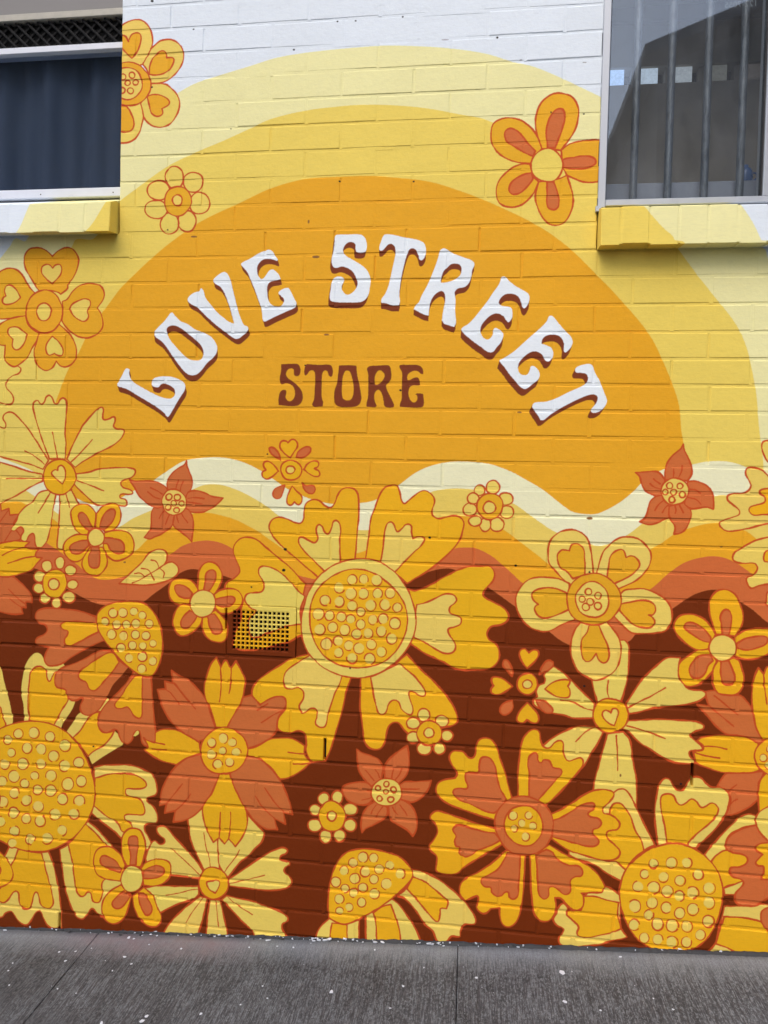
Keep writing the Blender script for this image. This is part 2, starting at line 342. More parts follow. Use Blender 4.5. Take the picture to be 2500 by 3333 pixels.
    for o,i in (("1330 70! 1400 20 1500 -10 1600 -15 1700 0 1750 60 1740 150 1690 210 1600 260 1500 285 1400 280 1330 250!","1350 135! 1420 90 1520 65 1610 60 1650 80 1640 130 1560 170 1450 195 1350 180!"),
     ("1080 185! 980 190 880 250 800 310 770 390 790 480 850 545 920 550 1000 520 1080 440 1130 370 1150 300!","1090 240! 1000 250 930 300 885 370 890 430 930 470 990 465 1040 420 1070 350 1115 300!"),
     ("1160 300! 1120 380 1115 480 1130 570 1180 620 1260 635 1350 625 1400 570 1420 480 1400 380 1370 300 1330 270!","1195 300! 1190 400 1200 480 1230 530 1280 535 1320 520 1330 460 1310 390 1270 300!"),
     ("1140 40! 1100 -30 1040 -100 960 -140 860 -155 780 -130 735 -50 760 30 830 110 930 180 1000 195 1080 180!","1090 120! 1030 110 960 70 880 20 840 -20 850 -65 900 -75 970 -50 1040 0 1095 70!"),
     ("1150 40! 1110 -70 1085 -170 1085 -270 1120 -350 1180 -390 1260 -390 1330 -350 1380 -260 1410 -150 1400 -50 1330 60! 1280 50!","1210 50! 1195 -70 1190 -130 1210 -180 1245 -200 1285 -175 1300 -120 1290 -30 1270 50!")):
        F('G',o); F('T',i)
    O('Y',1213,175,132,130)
    def right_blob():
        tile(1947,2500)
        F('T',"1900 555! 1600 555 1450 575 1320 630 1250 700 1245 780 1300 820 1400 840 1450 870 1450 920 1380 960 1300 970 1280 1010 1310 1060 1400 1090 1415 1130 1370 1180 1330 1240 1350 1320 1450 1345 1550 1340 1620 1290 1700 1250 1900 1240!")
        F('G',"1900 730! 1600 730 1540 760 1540 800 1600 840! 1570 870 1535 920 1560 950 1605 960 1610 1020 1590 1085! 1900 1090!")
        F('T',"1900 1330! 1700 1350 1600 1390 1585 1450 1600 1520 1659 1580 1900 1620!")

def paint_left():
    global bottom_left
    # --- flowers at the left ---------------------------------------------------
    tile(0,760)
    L("170 1290 200 1320 185 1360 120 1390 65 1440 60 1500 110 1560 130 1620 110 1660 60 1665 0 1650 -60 1640")
    F('A',"-20 385 50 345 110 338 170 360 220 410 260 480 300 540 340 600 260 700 250 800 150 820 50 830 -20 825 -70 760 -80 650 -40 560! -60 480")
    F('Y',"55 605! 40 560 55 515 90 500 130 520 165 560 195 625! 140 670 80 690 35 685 18 655 30 620")
    F('A',"50 1090! 45 1160 40 1220 75 1270 140 1297 210 1260 270 1200 310 1120 350 1060 380 970! 330 940 270 880 245 800! 100 830 0 880 -40 930 -60 1000 -50 1060 0 1085")
    F('Y',"125 1030! 75 980 80 930 120 910 170 912 220 950 260 980! 245 1040 215 1100 160 1135 120 1100")
    F('A',"548 1245! 590 1290 640 1300 700 1270 735 1220 745 1140 720 1050 680 980 570 880! 480 960 380 970! 350 1080 330 1150 345 1250 390 1310 450 1335 510 1310")
    F('Y',"530 1170! 570 1190 605 1185 615 1130 590 1080 550 1035 512 1000! 480 1040 450 1090 450 1150 475 1188 510 1180")
    F('A',"510 220! 560 170 630 138 690 142 735 185 765 260 750 340 710 430 660 500 655 535 590 590! 560 570 480 555 390 570! 350 520 310 450 260 370 235 280 240 210 280 155 340 135 400 140 450 165")
    F('Y',"512 335! 540 305 580 300 598 330 590 390 550 445 505 490! 450 440 405 380 405 330 430 305 470 300")
    F('A',"945 725! 1000 650 1015 590 990 520 930 490 850 485 770 510 700 570 650 640 605 660! 610 740 600 850! 640 910 720 980 800 1015 870 1015 950 975 1000 900 995 820 970 760")
    F('Y',"855 735! 880 690 870 650 820 635 760 655 700 690 675 735! 700 780 740 820 790 850 830 850 860 810 850 760")
    O('A',430,760,183,205); O('Y',425,762,70,88)
    # large pale daisy
    tile(0,1497)
    F('T',"-100 400! 5 425! 10 495! 85 472! 95 535! 180 528! 130 640 200 760 130 790 40 800 -100 850!")
    L("80 485 30 560 0 600"); L("110 690 70 750 40 800")
    F('T',"-50 1140! 120 1140 200 1200 270 1270 305 1330 305 1390! 250 1385 250 1440! 210 1440 220 1500! 120 1505 0 1480 -80 1450!")
    L("80 1260 170 1350 250 1410"); L("90 1350 150 1400 210 1440")
    F('G',"-100 830! 60 800 160 790 290 800! 250 850 370 870! 345 940 410 955! 350 1020 300 1075 200 1110 80 1140 -100 1130!")
    L("20 930 120 880 250 850"); L("75 1010 220 960 345 940")
    F('Y',"415 205! 300 260 150 350 50 395 -30 430 -100 300! 0 20! 100 50 200 85 300 115 410 135!")
    F('Y',"545 330! 520 450 500 600 460 780 430 830 400 855 350 840 335 740 320 715 280 740 250 790 210 780 205 740 230 690 205 655 170 665 140 690 110 680 120 650 160 590 180 530 230 470 310 410 380 320 470 290!")
    F('Y',"695 290! 760 420 830 600 850 760 700 900 600 870 560 850 570 660 580 450 580 330!")
    F('Y',"740 135! 850 120 950 90 1100 75 1250 75 1310 90 1315 130 1280 170 1200 195 1175 225 1200 265 1270 290 1295 320 1260 335 1180 335 1170 365 1220 385 1235 420 1215 450 1100 430 950 440 860 370 720 235!")
    tile(0,760)
    F('Y',"470 2215! 400 2100 320 1980 260 1890 180 1800 110 1745 50 1755 25 1800 55 1860 40 1900 -10 1890 -80 2000 -60 2150 0 2175 150 2215 300 2255 415 2300!")
    F('Y',"480 2200! 380 1930 320 1700 330 1650 365 1630 400 1665 435 1640 450 1595 480 1578 510 1610 530 1655 560 1660 590 1615 620 1605 645 1640 640 1800 630 1950 640 2050 630 2200!")
    F('Y',"650 2200! 700 2080 760 1960 800 1880 900 1760 950 1710 1000 1700 1000 1770 1010 1815 1060 1810 1110 1790 1120 1830 1105 1880 1130 1905 1200 1915 1205 1950 1170 2010 1080 2080 950 2140 830 2211 730 2280!")
    L("510 1940 530 2050 550 2150 560 2210"); L("900 2010 800 2120 740 2180 690 2231"); L("240 2120 330 2170 430 2250")
    tile(0,1497)
    L("750 200 850 235 1010 300"); L("60 180 250 178 410 180"); L("640 330 660 400 675 460"); L("490 315 440 400 370 515")
    O('G',578,165,162,168)
    F('Y',"560 100! 530 95 500 125 520 160 565 200 605 232! 635 170 635 100 605 55 570 65")
    # leaf
    F('Y',"1160 1205! 1250 1120 1380 1000 1440 920 1500 880 1560 870 1620 900 1625 970 1600 1020! 1640 1000 1690 1000 1740 1060 1725 1120 1650 1170 1520 1210 1400 1220 1290 1215")
    for s in ("1600 1020 1540 1060 1460 1110 1400 1145 1340 1180 1290 1200","1470 975 1520 990 1550 1050","1380 1060 1440 1070 1470 1110 1500 1170","1310 1110 1370 1105 1410 1140","1560 1060 1600 1100 1590 1145"): L(s)
    # five petals, terracotta hearts
    for s in ("935 520! 900 470 850 435 780 430 720 460 690 510 700 590 735 680 790 725 850 740! 870 690 920 660!","1020 705! 1120 685 1220 695 1280 740 1305 820 1290 900 1220 960 1130 985 1070 960 1035 920 1005 840!","850 730! 740 730 650 780 615 850 640 930 700 985 770 985 830 930 880 850!","880 845! 830 920 800 990 810 1060 860 1110 940 1128 1000 1090 1040 1020 1035 930 1000 850!","940 520! 990 460 1060 425 1120 425 1165 460 1180 540 1160 620 1100 680 1025 705! 1000 680 930 660!"): F('G',s)
    for s in ("900 665! 870 600 840 540 800 512 765 530 765 570 790 620 830 665 880 690!","965 670! 985 590 1020 520 1070 480 1110 480 1125 520 1100 590 1060 640 1015 680!","1020 755! 1110 765 1180 790 1210 840 1195 905 1120 910 1070 870 1045 820 1005 815!","890 845! 965 845! 972 920 970 1000 955 1045 910 1055 870 1030 860 960 880 890","850 780! 770 790 700 820 678 865 700 905 760 915 810 885 870 830!"): F('T',s)
    O('Y',935,755,82,85)
    # small daisy
    for e in ((455,1035,52,58),(582,1002,48,58),(685,1078,58,52),(705,1215,55,46),(668,1338,62,58),(548,1395,46,52),(435,1350,52,50),(375,1250,56,48),(382,1135,56,54)): O('Y',*e)
    O('G',530,1205,120,140); O('Y',522,1212,52,55)
    # giant sunflower, left
    tile(0,2234)
    F('Y',"-100 -211! 0 -181 40 -51 65 49 90 139 110 239 120 360 50 400! -100 500!",None)
    F('G',"-100 139! 0 200 20 289 50 390 -100 500!")
    F('Y',"235 340! 230 189 210 89 210 0 230 -131 250 -211 300 -291 350 -326 400 -311 430 -261 460 -211 520 -201 600 -226 640 -201! 560 -151 545 -31 640 59 680 129 740 129! 700 229 620 349 590 419! 530 379 240 349!",None)
    F('G',"285 329! 270 189 275 39 285 -61 300 -141 350 -191 410 -191 450 -141 460 -81 480 -51 510 -101 545 -141 540 -71 600 0 660 39 640 59 660 129 600 229 525 379! 400 349")
    F('Y',"650 440! 700 370 780 260 860 290 920 260 1000 160 1030 120 1060 140 980 250! 960 400 1100 430 1160 480 1200 560 1130 610 1000 690 900 760! 850 660 700 490",None)
    F('G',"710 500! 780 430 850 320 920 260 970 245! 950 350 990 440 1060 450 1115 430! 1080 500 1000 580 900 640 855 680! 790 590")
    F('Y',"915 790! 1000 770 1150 765 1280 770 1400 810 1490 870 1530 970 1520 1050 1430 1090 1430 1120 1500 1180 1535 1270 1520 1330 1420 1350 1410 1400 1440 1460 1475 1530 1470 1580 1410 1600! 1390 1500 1290 1390 1200 1480! 1180 1480 1120 1420 1000 1330 870 1220! 910 1120")
    F('G',"925 895! 1050 860 1200 850 1320 865 1400 910 1430 960 1400 990 1300 1000 1230 1000 1225 1050 1280 1080 1370 1110 1405 1180 1400 1245 1320 1250 1220 1255 1220 1300 1280 1350 1290 1390! 1200 1420 1150 1340 1030 1260 910 1160! 920 1060")
    F('Y',"580 1590! 600 1750 640 2000 730 2228 798 2269 847 2228 895 2171 944 2212 1000 2245 1050 2100 1180 1950 1200 1750 1110 1590! 1000 1450 900 1350 820 1320 660 1540")
    F('G',"665 1540! 700 1700 720 1850 740 1990 780 2050 820 2045 850 2010 880 2020 900 2090 930 2110 970 2100 995 2020 990 1930 1030 1880 1170 1900! 1180 1750 1040 1560 930 1430 815 1330! 760 1430")
    F('Y',"100 1540! 20 1700 -100 1900 -100 2260 16 2250 49 2212 106 2196 146 2244 179 2293 244 2329 293 2293 342 2212 391 2196 423 2261 472 2342 537 2362 600 2358! 585 2100 553 1886 505 1700 472 1610! 300 1620")
    F('G',"175 1590! 130 1700 70 1800 20 1890 0 1970 -60 2000 -30 2080 20 2110 70 2090 110 2030 150 2000 175 2020 185 2110 220 2170 280 2170 310 2110 325 2040 350 2010 375 2050 390 2120 430 2160 480 2165 515 2120 500 2000 470 1880 430 1740 405 1625! 300 1615")
    O('G',300,975,622,640)
    dots('Y',"75,520,40 177,462,42 327,452,48 487,490,45 630,575,52 107,648,38 262,600,45 400,613,48 520,680,48 40,760,45 218,757,50 398,755,45 632,775,50 768,745,48 135,880,52 335,873,37 497,870,50 20,930,45 240,950,40 663,955,55 793,925,48 137,1043,45 365,1010,42 495,1020,50 25,1125,50 257,1110,45 373,1168,48 608,1100,48 775,1117,48 132,1235,47 257,1290,42 390,1312,47 540,1247,50 717,1245,47 5,1320,45 140,1415,45 605,1403,45 293,1490,45 460,1480,50 -70,650,45 -60,850,45 -90,1010,45 -75,1200,45 -60,1400,45 120,1530,40")
    # terracotta half flower
    tile(0,1497)
    F('T',"935 1530! 800 1480 620 1455 450 1445 370 1470 345 1530 380 1590 440 1610 460 1660 430 1700 360 1740 350 1790 400 1810 475 1830! 440 1900 430 1950 460 2000 520 2010 600 1990 700 1920 900 1810 1020 1760! 940 1590")
    F('G',"940 1590! 830 1580 720 1575 630 1580 590 1610 610 1650 660 1670 655 1710 630 1750 640 1800 690 1810 780 1770 870 1720 960 1680!")
    F('T',"1070 1860! 960 1870 800 1950 640 2010! 560 2060 535 2120 550 2211 635 2245 645 2290 690 2345 740 2345 800 2325 780 2400 790 2460 830 2490 880 2490 950 2450 1010 2370 1060 2290 1130 2211 1200 2120 1260 2030! 1170 1960")
    F('G',"1160 1970! 1090 1880 980 1920 860 2000 770 2070 765 2120 790 2150 840 2170 870 2235 920 2250 970 2211 1030 2140 1110 2050")
    F('D',"620 1990! 700 1930 900 1820 1015 1770 1030 1790 960 1850 800 1950 640 2010",None)
    F('T',"1300 2060! 1280 2110 1170 2250 1060 2351 980 2461 950 2551 965 2611 1020 2661 1075 2650 1110 2631 1150 2645 1160 2690 1190 2750 1240 2771 1280 2741 1310 2661 1350 2641 1370 2690 1390 2771 1440 2796 1500 2771 1520 2691 1505 2561 1490 2361 1470 2100!")
    F('G',"1310 2110! 1230 2220 1190 2290 1120 2380 1130 2420 1180 2425 1240 2410 1270 2440 1300 2490 1350 2521 1380 2500 1385 2400 1385 2250 1385 2100!")
    F('D',"1255 2020! 1180 2110 1100 2200 1050 2300 1030 2320 1080 2330! 1150 2240 1230 2100 1265 2035",None)
    F('Y',"1300 2695! 1340 2645 1355 2670 1320 2700!",None)
    F('G',"940 1590! 950 1500 1030 1420 1150 1385 1280 1380 1400 1400 1500 1490 1560 1620 1585 1760 1575 1900 1530 2040 1470 2110 1400 2115 1330 2080 1230 2000 1130 1900 1020 1760 960 1660")
    dots('Y',"1102,1495,40 1198,1490,40 1305,1480,36 1388,1517,35 1025,1580,36 1137,1605,38 1232,1607,38 1325,1600,40 1455,1600,38 1088,1703,42 1203,1720,40 1322,1705,37 1423,1715,37 1180,1837,40 1293,1810,37 1393,1815,34 1493,1790,32 1260,1935,38 1387,1922,40 1490,1965,37 1382,2040,40")
    def bottom_left():
        tile(0,2234)
        for s in ("1235 1750! 1200 1680 1185 1560 1195 1460 1240 1400 1310 1385 1370 1410 1410 1500 1415 1600 1395 1690 1370 1760!","1375 1770! 1420 1720 1500 1690 1590 1690 1650 1720 1665 1800 1640 1880 1570 1930 1480 1950 1400 1940!","1220 1740! 1180 1650 1100 1580 1020 1565 950 1590 915 1660 915 1760 950 1840 1030 1880 1170 1900!","1180 1935! 1074 2000 1001 2098 993 2212 1042 2293 1123 2318 1205 2261 1254 2147 1278 2049!","1400 1960! 1481 2033 1530 2147 1571 2245 1547 2326 1465 2342 1368 2277 1311 2163 1294 2049!"): F('G',s)
        for s in ("1265 1750! 1270 1640 1250 1540 1260 1475 1300 1460 1340 1480 1345 1560 1330 1650 1325 1740!","1395 1805! 1450 1770 1530 1750 1590 1770 1600 1810 1570 1850 1480 1875 1395 1875!","1180 1790! 1130 1710 1060 1665 1000 1655 975 1690 990 1740 1050 1780 1110 1800 1170 1820!","1205 2000! 1140 2049 1091 2114 1115 2163 1172 2163 1237 2098 1270 2049!","1343 2017! 1398 2017! 1463 2114 1481 2179 1455 2228 1416 2228 1368 2131"): F('T',s)
        O('Y',1285,1880,108,130)

def paint_mid1():
    global vent_flower,big_tg,daisy8
    # --- flowers left of the centre ---------------------------------------------
    tile(500,2600)
    # pale daisy at the foot of the wall
    for s in ("490 690! 440 590 360 400 330 180! 480 80 640 0! 640 690!","650 680! 630 600 640 300 800 100 920 160! 1000 250 1070 330 1050 420 990 480 920 560 840 620 720 770!",
     "720 790! 830 720 960 630 1100 540 1200 490 1260 475 1300 500 1290 530 1240 555 1225 600! 1320 620 1325 645 1280 670 1270 710 1310 750 1345 790 1335 840 1260 880 1100 890 900 870 740 850!",
     "710 945! 820 970 960 1000 1120 1060 1250 1110 1305 1160 1300 1195 1255 1220 1255 1270 1290 1340! 1290 1500! 1000 1500! 970 1310 850 1180 660 985!","640 985! 670 1100 700 1230 720 1330! 720 1500! 500 1500! 515 1250 545 985!",
     "520 970! 500 1060 470 1200 430 1320! 380 1500! 100 1500! 100 1300! 140 1230 220 1140 320 1050 450 950!","440 930! 380 980 250 1020 120 1080 60 1110 -60 1110 -120 900 0 850! 150 850 300 855 430 850!",
     "440 780! 300 760 150 745 0 720 -80 600 -60 500! 0 410 60 445 100 430 100 390 60 360 30 320 30 280 70 265 120 280 200 370 300 480 400 590 480 700!"): F('Y',s)
    for s in ("160 485 230 540 330 630 440 740","485 330 510 480 540 580 550 670","835 500 790 580 740 640 690 710","1080 745 960 775 860 800 735 825","960 1130 880 1080 790 1020 715 950","630 1250 615 1080 595 980","310 1210 370 1110 430 1030 485 955","120 940 250 920 340 895 430 880"): L(s,'R',3.0)
    O('G',583,822,142,158)
    F('Y',"580 800! 610 795 640 810 640 840 620 885 597 920! 550 890 522 850 518 815 545 805")
    def daisy8(cx,cy,rx,ry,prx,pry,rr,col='Y',a0=0,mid='G',core='Y',n=8,d=1.42):
        for k in range(n):
            a=math.radians(a0+360.0*k/n)
            O(col,cx+rx*d*math.cos(a),cy+ry*d*math.sin(a),prx,pry,math.degrees(a))
        O(mid,cx,cy,rx,ry)
        if rr: O(core,cx,cy,rr,rr*1.05)
    tile(500,1400)
    # terracotta pointed flower
    for s in ("155 600 130 560 135 490 180 420 240 370 290 340 320 295! 325 350 345 400 370 470 370 550 340 610 300 650 230 640!","315 640! 340 600 420 590 500 610 570 645 675 662! 640 700 560 760 470 800 390 800 330 780 290 720!","290 750! 340 780 380 860 382 950 370 1090! 320 1040 260 990 200 940 170 860 200 800!",
     "200 820! 190 880 170 940 120 980 60 1020 0 1045 -40 1060 -95 1045! -60 1000 -30 950 -25 850 -15 780 20 740 80 740!","90 740! 40 760 0 750 -60 720 -140 640 -200 540 -240 480! -180 495 -80 490 10 500 80 530 130 580 120 680!"): F('T',s)
    for s in ("240 485 220 540 210 590","285 500 265 550 255 600","490 665 400 655 330 665","470 720 400 710 330 700","330 900 290 850 265 800","240 900 225 850 225 810","110 920 130 870 150 820","55 860 80 810 105 780","-60 600 0 650 60 670","-30 560 30 590 80 620"): L(s)
    O('Y',196,702,120,126)
    rings("148,650,30 230,655,30 192,712,27 270,715,26 137,752,27 222,780,27")
    # hearts-and-drops flower on the sun
    for s in ("1310 120! 1350 88 1395 110 1400 160 1370 210 1330 268! 1270 220 1232 170 1235 120 1270 102","1215 400! 1160 450 1100 475 1060 450 1060 410 1095 385! 1070 345 1080 310 1120 305 1170 340","1350 545! 1390 590 1440 640 1440 700 1410 725 1372 700! 1340 730 1305 715 1300 660 1320 600","1465 382! 1500 330 1560 300 1605 310 1605 350 1570 375! 1610 400 1615 440 1570 450 1510 420"): F('G',s,"R",4.5)
    for s in ("1235 292! 1220 280 1150 230 1125 180 1155 165 1195 190 1225 240","1390 265! 1410 210 1460 170 1515 160 1532 190 1510 230 1450 265","1275 535! 1260 600 1235 655 1190 665 1160 630 1175 580 1230 545","1450 515! 1480 540 1550 540 1572 580 1550 615 1500 610 1465 570"): F('T',s)
    O('G',1340,388,102,98); O('Y',1332,385,42,38)
    # five-petal flower beside the air vent
    def vent_flower():
        tile(500,1400)
        for s in ("430 1560! 400 1500 330 1455 230 1450 170 1480 145 1560 160 1640 210 1690 290 1705 350 1690 400 1640!","430 1560! 430 1470 440 1380 480 1310 540 1285 600 1300 655 1370 665 1440 640 1520 590 1600! 540 1640","590 1600! 650 1560 730 1545 810 1560 860 1620 860 1690 800 1760 720 1790 650 1780 590 1720!","350 1710! 280 1700 220 1750 185 1850 200 1940 250 2000 320 2000 390 1960 450 1900 475 1840 470 1790!","475 1830! 470 1920 500 2000 560 2050 650 2070 700 2040 720 1960 710 1870 650 1800 600 1750!"): F('G',s)
        for s in ("375 1590! 330 1540 270 1510 210 1515 205 1560 240 1610 300 1640 355 1640!","485 1560! 500 1480 510 1400 550 1365 590 1370 605 1420 590 1480 560 1540 520 1580!","600 1650! 680 1630 750 1620 790 1640 785 1680 730 1720 660 1725 600 1700!","350 1760! 290 1820 260 1880 280 1930 330 1930 380 1880 430 1800!","525 1800! 540 1900 570 1970 600 1990 650 1980 665 1930 640 1860 590 1790!"): F('T',s)
        O('Y',478,1690,122,135)
    # central gold and terracotta flower
    def big_tg():
        tile(500,2100)
        for s in ("600 805! 560 690 500 520 430 430 340 340 250 300 170 245! 185 370! 105 350! 115 430! 35 430! 80 590 180 760 310 870 430 940! 520 900","860 510! 950 485! 1000 540 1035 580! 1120 530 1200 500 1270 510 1290 570 1265 630! 1215 700 1200 830! 1130 910 1020 970 910 1005! 800 900 710 800! 760 700 820 580","465 1065! 350 1090 250 1150 160 1250 90 1380 65 1480 55 1565! 125 1545! 105 1640! 210 1615! 190 1725! 320 1700 430 1630 520 1520 590 1400 640 1255! 560 1180","740 1255! 770 1350 830 1470 900 1600 990 1720 1090 1790 1205 1800! 1175 1690! 1285 1745! 1265 1630! 1355 1655! 1320 1520 1260 1370 1160 1220 1030 1110 900 1080!"): F('T',s)
        for s in ("605 800! 560 640 505 520 495 400 520 280 560 180 610 120! 640 180 655 215! 690 150 710 150 740 205 760 215! 800 150! 850 240 890 340 880 440 850 560 790 660 715 800!","440 945! 330 880 250 840 150 820 60 825 15 850! 10 950! -80 920 -100 900 -60 990 -100 1020! 0 1090 80 1130 220 1165! 320 1100 460 1060!","910 1010! 1000 990 1130 920 1220 905 1340 910 1430 950 1470 980! 1470 1060 1530 1145! 1440 1220 1340 1280 1230 1310! 1150 1200 1050 1120 900 1075!","640 1255! 610 1340 560 1450 480 1570 485 1690 520 1810 580 1925! 635 1880! 690 1940! 730 1890! 795 1965! 870 1860 910 1740 900 1620 830 1480 770 1350 740 1255!"): F('G',s)
        for s in ("350 555 200 370 190 370","245 580 170 470 115 430","200 375 300 500 405 620","650 215 655 400 640 550","755 215 750 360 735 470","20 950 70 960 105 968","-20 1015 120 1025","1265 630 1150 690 1050 755","1010 635 1060 600 1110 570","1310 1045 1400 1055 1480 1060","1360 1160 1450 1160 1530 1150","280 1350 200 1450 125 1545","360 1450 290 1540 210 1615","990 1470 1060 1580 1175 1690","1080 1390 1170 1520 1265 1630","650 1630 645 1750 635 1880","750 1630 745 1750 730 1890"): L(s)
        O('G',683,1030,228,230)
        dots('Y',"565,950,40 677,910,44 765,950,38 560,1065,42 670,1033,34 802,1045,40 625,1160,42 740,1140,38")

def paint_mid2():
    global sun_petal
    # --- great sunflower in the middle ------------------------------------------
    def sun_petal(outer,inner,fo='G',fi='Y'):
        F(fo,outer); F(fi,inner)
    tile(500,1400)
    sun_petal("1480 1500! 1320 1330 1210 1240 1100 1150 1000 1065 930 1045 850 1055 790 1110 775 1180 790 1240 840 1370 790 1440 710 1490 700 1560 860 1640 860 1720 850 1760 850 1850 830 1900 800 1960 790 2030 770 2090 820 2135 900 2145 1050 2135 1200 2090 1330 2060 1420 2010 1480 2000! 1440 1750","1475 1620! 1420 1580 1340 1490 1260 1410 1170 1350 1080 1325 1030 1345 1025 1400 1060 1460 1075 1530 1050 1575 980 1585 910 1600 885 1650 910 1700 960 1740 1000 1760 930 1850 930 1960 960 2020 1020 2020 1080 1990 1200 1950 1290 1915 1440 1890! 1430 1750")
    tile(800,1500)
    sun_petal("720 1150! 500 960 380 860 260 730 225 650 250 580 310 550 400 565 470 600 530 605 560 560 565 480 590 410 650 375 710 385 770 435 820 455 860 420 890 340 930 280 990 262 1060 280 1095 340 1100 500 1085 700 1065 960! 900 1000","920 1000! 915 740 925 680 910 610 880 580 850 595 835 650 800 710 765 690 740 640 710 620 685 650 690 710 700 760 670 795 620 780 560 745 520 750 515 800 560 870 660 970 775 1085!")
    tile(1200,1500)
    sun_petal("-35 970! 0 700 20 550 60 450 100 340 150 260 200 240 270 240 300 300 320 390 345 415 380 390 440 340 520 290 580 300 630 350 640 400 615 480 620 530 670 560 740 550 830 535 890 550 925 600 915 680 880 780 780 900 680 990 560 1080 370 1195! 200 1050","110 990! 135 860 150 700 175 620 210 595 240 615 255 660 280 690 320 660 360 620 410 630 415 700 430 760! 480 740 540 755 520 810 440 890 340 990 250 1085!")
    sun_petal("385 1250! 450 1265 600 1210 720 1140 880 1060 980 1030 1100 1025 1180 1030 1225 1090 1210 1170 1130 1260 1120 1320 1220 1380 1310 1430 1360 1500 1350 1560 1280 1600 1190 1620 1150 1680 1170 1740 1240 1790 1270 1860 1260 1950 1190 2020 1080 2040 850 2030 720 1960 550 1880 400 1780! 430 1500","465 1405! 560 1380 650 1340 740 1300 820 1305 855 1350 835 1390 790 1430 790 1480 850 1510 895 1535 890 1590 830 1620 775 1640 780 1690 830 1760 845 1810 820 1865 750 1880 670 1850 560 1780 435 1720!")
    tile(800,2050,2.37)
    sun_petal("520 180! 350 220 250 280 90 390 50 450 50 510 110 575! 180 535 240 515 290 520 305 560 300 610 250 680 240 750 280 790 340 795 400 775 450 800 465 880 460 920 490 1000 510 1020! 610 1015! 650 920 700 760 740 620 770 480 810 360! 650 320","510 185! 400 250 310 320 290 380 300 440 350 455 400 445 440 475 440 530 410 590 430 640 460 635 500 605 540 615 545 670 535 720 570 750 610 740 630 660 680 500 720 420 745 345!")
    sun_petal("885 360! 880 600 900 750 910 850 940 900 990 920 1040 910 1070 860 1085 780 1120 720 1170 715 1220 770 1250 800! 1330 860 1500 760 1590 735 1630 700 1610 610 1540 500 1450 400 1330 290 1240 185! 1100 300","960 365! 980 480 1000 580 1020 640 1050 655 1080 630 1100 570 1140 540 1180 560 1200 610 1240 645 1275 650 1285 600 1260 520 1260 480 1290 480 1350 510 1380 500 1370 450 1300 360 1180 260!")
    tile(800,1500)
    O('Y',1093,1540,566,575); O('G',1090,1545,470,490)
    dots('Y',"1035,1160,45 1150,1155,42 1275,1163,48 908,1235,46 1023,1295,52 1148,1295,46 1285,1295,45 1410,1290,45 772,1360,45 910,1372,47 1035,1415,45 1215,1408,50 1360,1403,48 1478,1432,40 705,1495,50 815,1510,42 930,1525,42 1122,1473,38 1023,1548,40 1237,1550,43 1340,1545,45 1453,1588,50 1122,1597,42 718,1645,50 845,1625,45 963,1650,48 1080,1690,45 1192,1683,45 1322,1662,46 1425,1737,48 785,1790,50 903,1760,43 1003,1803,42 1105,1830,50 1223,1793,45 903,1872,42 1035,1925,48 1208,1935,48 1320,1865,45")
    vent_flower()
    big_tg()
    # small daisies round it
    tile(800,2050,2.37)
    for e in ((1370,655,46,52),(1510,702,50,46),(1550,815,46,42),(1490,915,44,42),(1375,915,54,48),(1290,830,52,46),(1288,720,50,44)): O('Y',*e)
    O('G',1413,795,95,98); O('Y',1410,793,38,40)
    tile(1200,1500)
    for e in ((1080,285,52,52),(1210,255,68,64),(1335,370,70,62),(1345,500,64,64),(1250,620,66,70),(1135,620,54,64),(1035,585,62,52),(985,475,67,62),(1018,365,57,54)): O('Y',*e)
    O('A',1180,442,125,130); O('Y',1175,453,60,60)
    tile(950,2400)
    for s in ("870 400! 885 300 850 220 780 180 690 150 630 115! 635 220 650 320 700 400 770 480!","905 390! 900 300 940 220 1020 150 1090 100 1125 80! 1140 170 1140 280 1110 370 1040 450!","1050 460! 1100 430 1220 430 1360 420! 1330 500 1270 580 1180 630 1110 620 1050 600!","1050 600! 1130 640 1190 710 1215 800 1210 900 1175 965! 1120 900 1030 850 960 800 940 670!","930 680! 930 740 900 790 800 850 720 890 680 930! 670 850 690 750 740 670 810 620!","790 600! 740 650 670 660 590 640 520 590 490 490 560 450 650 435 730 440 780 480!"): F('T',s)
    for s in ("715 315 760 370 800 420","810 310 840 350 855 390","990 310 980 350 970 400","1070 310 1050 360 1010 410","1070 500 1150 503 1240 500","730 520 755 522 780 520","680 610 740 600 790 580","820 660 790 700 770 740","880 680 850 720 820 780","980 680 1000 720 1030 755","1050 660 1090 710 1120 760"): L(s)
    O('Y',922,535,148,138); rings("920,455,26 838,495,26 990,510,28 915,530,24 852,597,26 962,605,28")
    for e in ((308,597,54,60),(440,585,54,64),(565,705,72,60),(565,855,62,60),(462,960,57,62),(327,965,60,64),(220,860,68,62),(225,708,58,54)): O('Y',*e)
    O('G',388,770,132,148); O('Y',385,768,43,50)
    # half flower standing on the pavement
    sun_petal("360 1770! 290 1830 250 1890 230 1960 200 2100! 640 2100! 650 1950 650 1850 655 1780! 520 1820","390 1810! 375 1880 370 2100! 540 2100! 535 1830!",'Y','G')
    sun_petal("715 1740! 720 1950 720 2100! 1290 2100! 1220 1900 1130 1750 1050 1640 970 1575! 850 1660","790 1710! 815 1800 830 2100! 1065 2100! 1050 1900 1010 1760 960 1630! 880 1650",'Y','G')
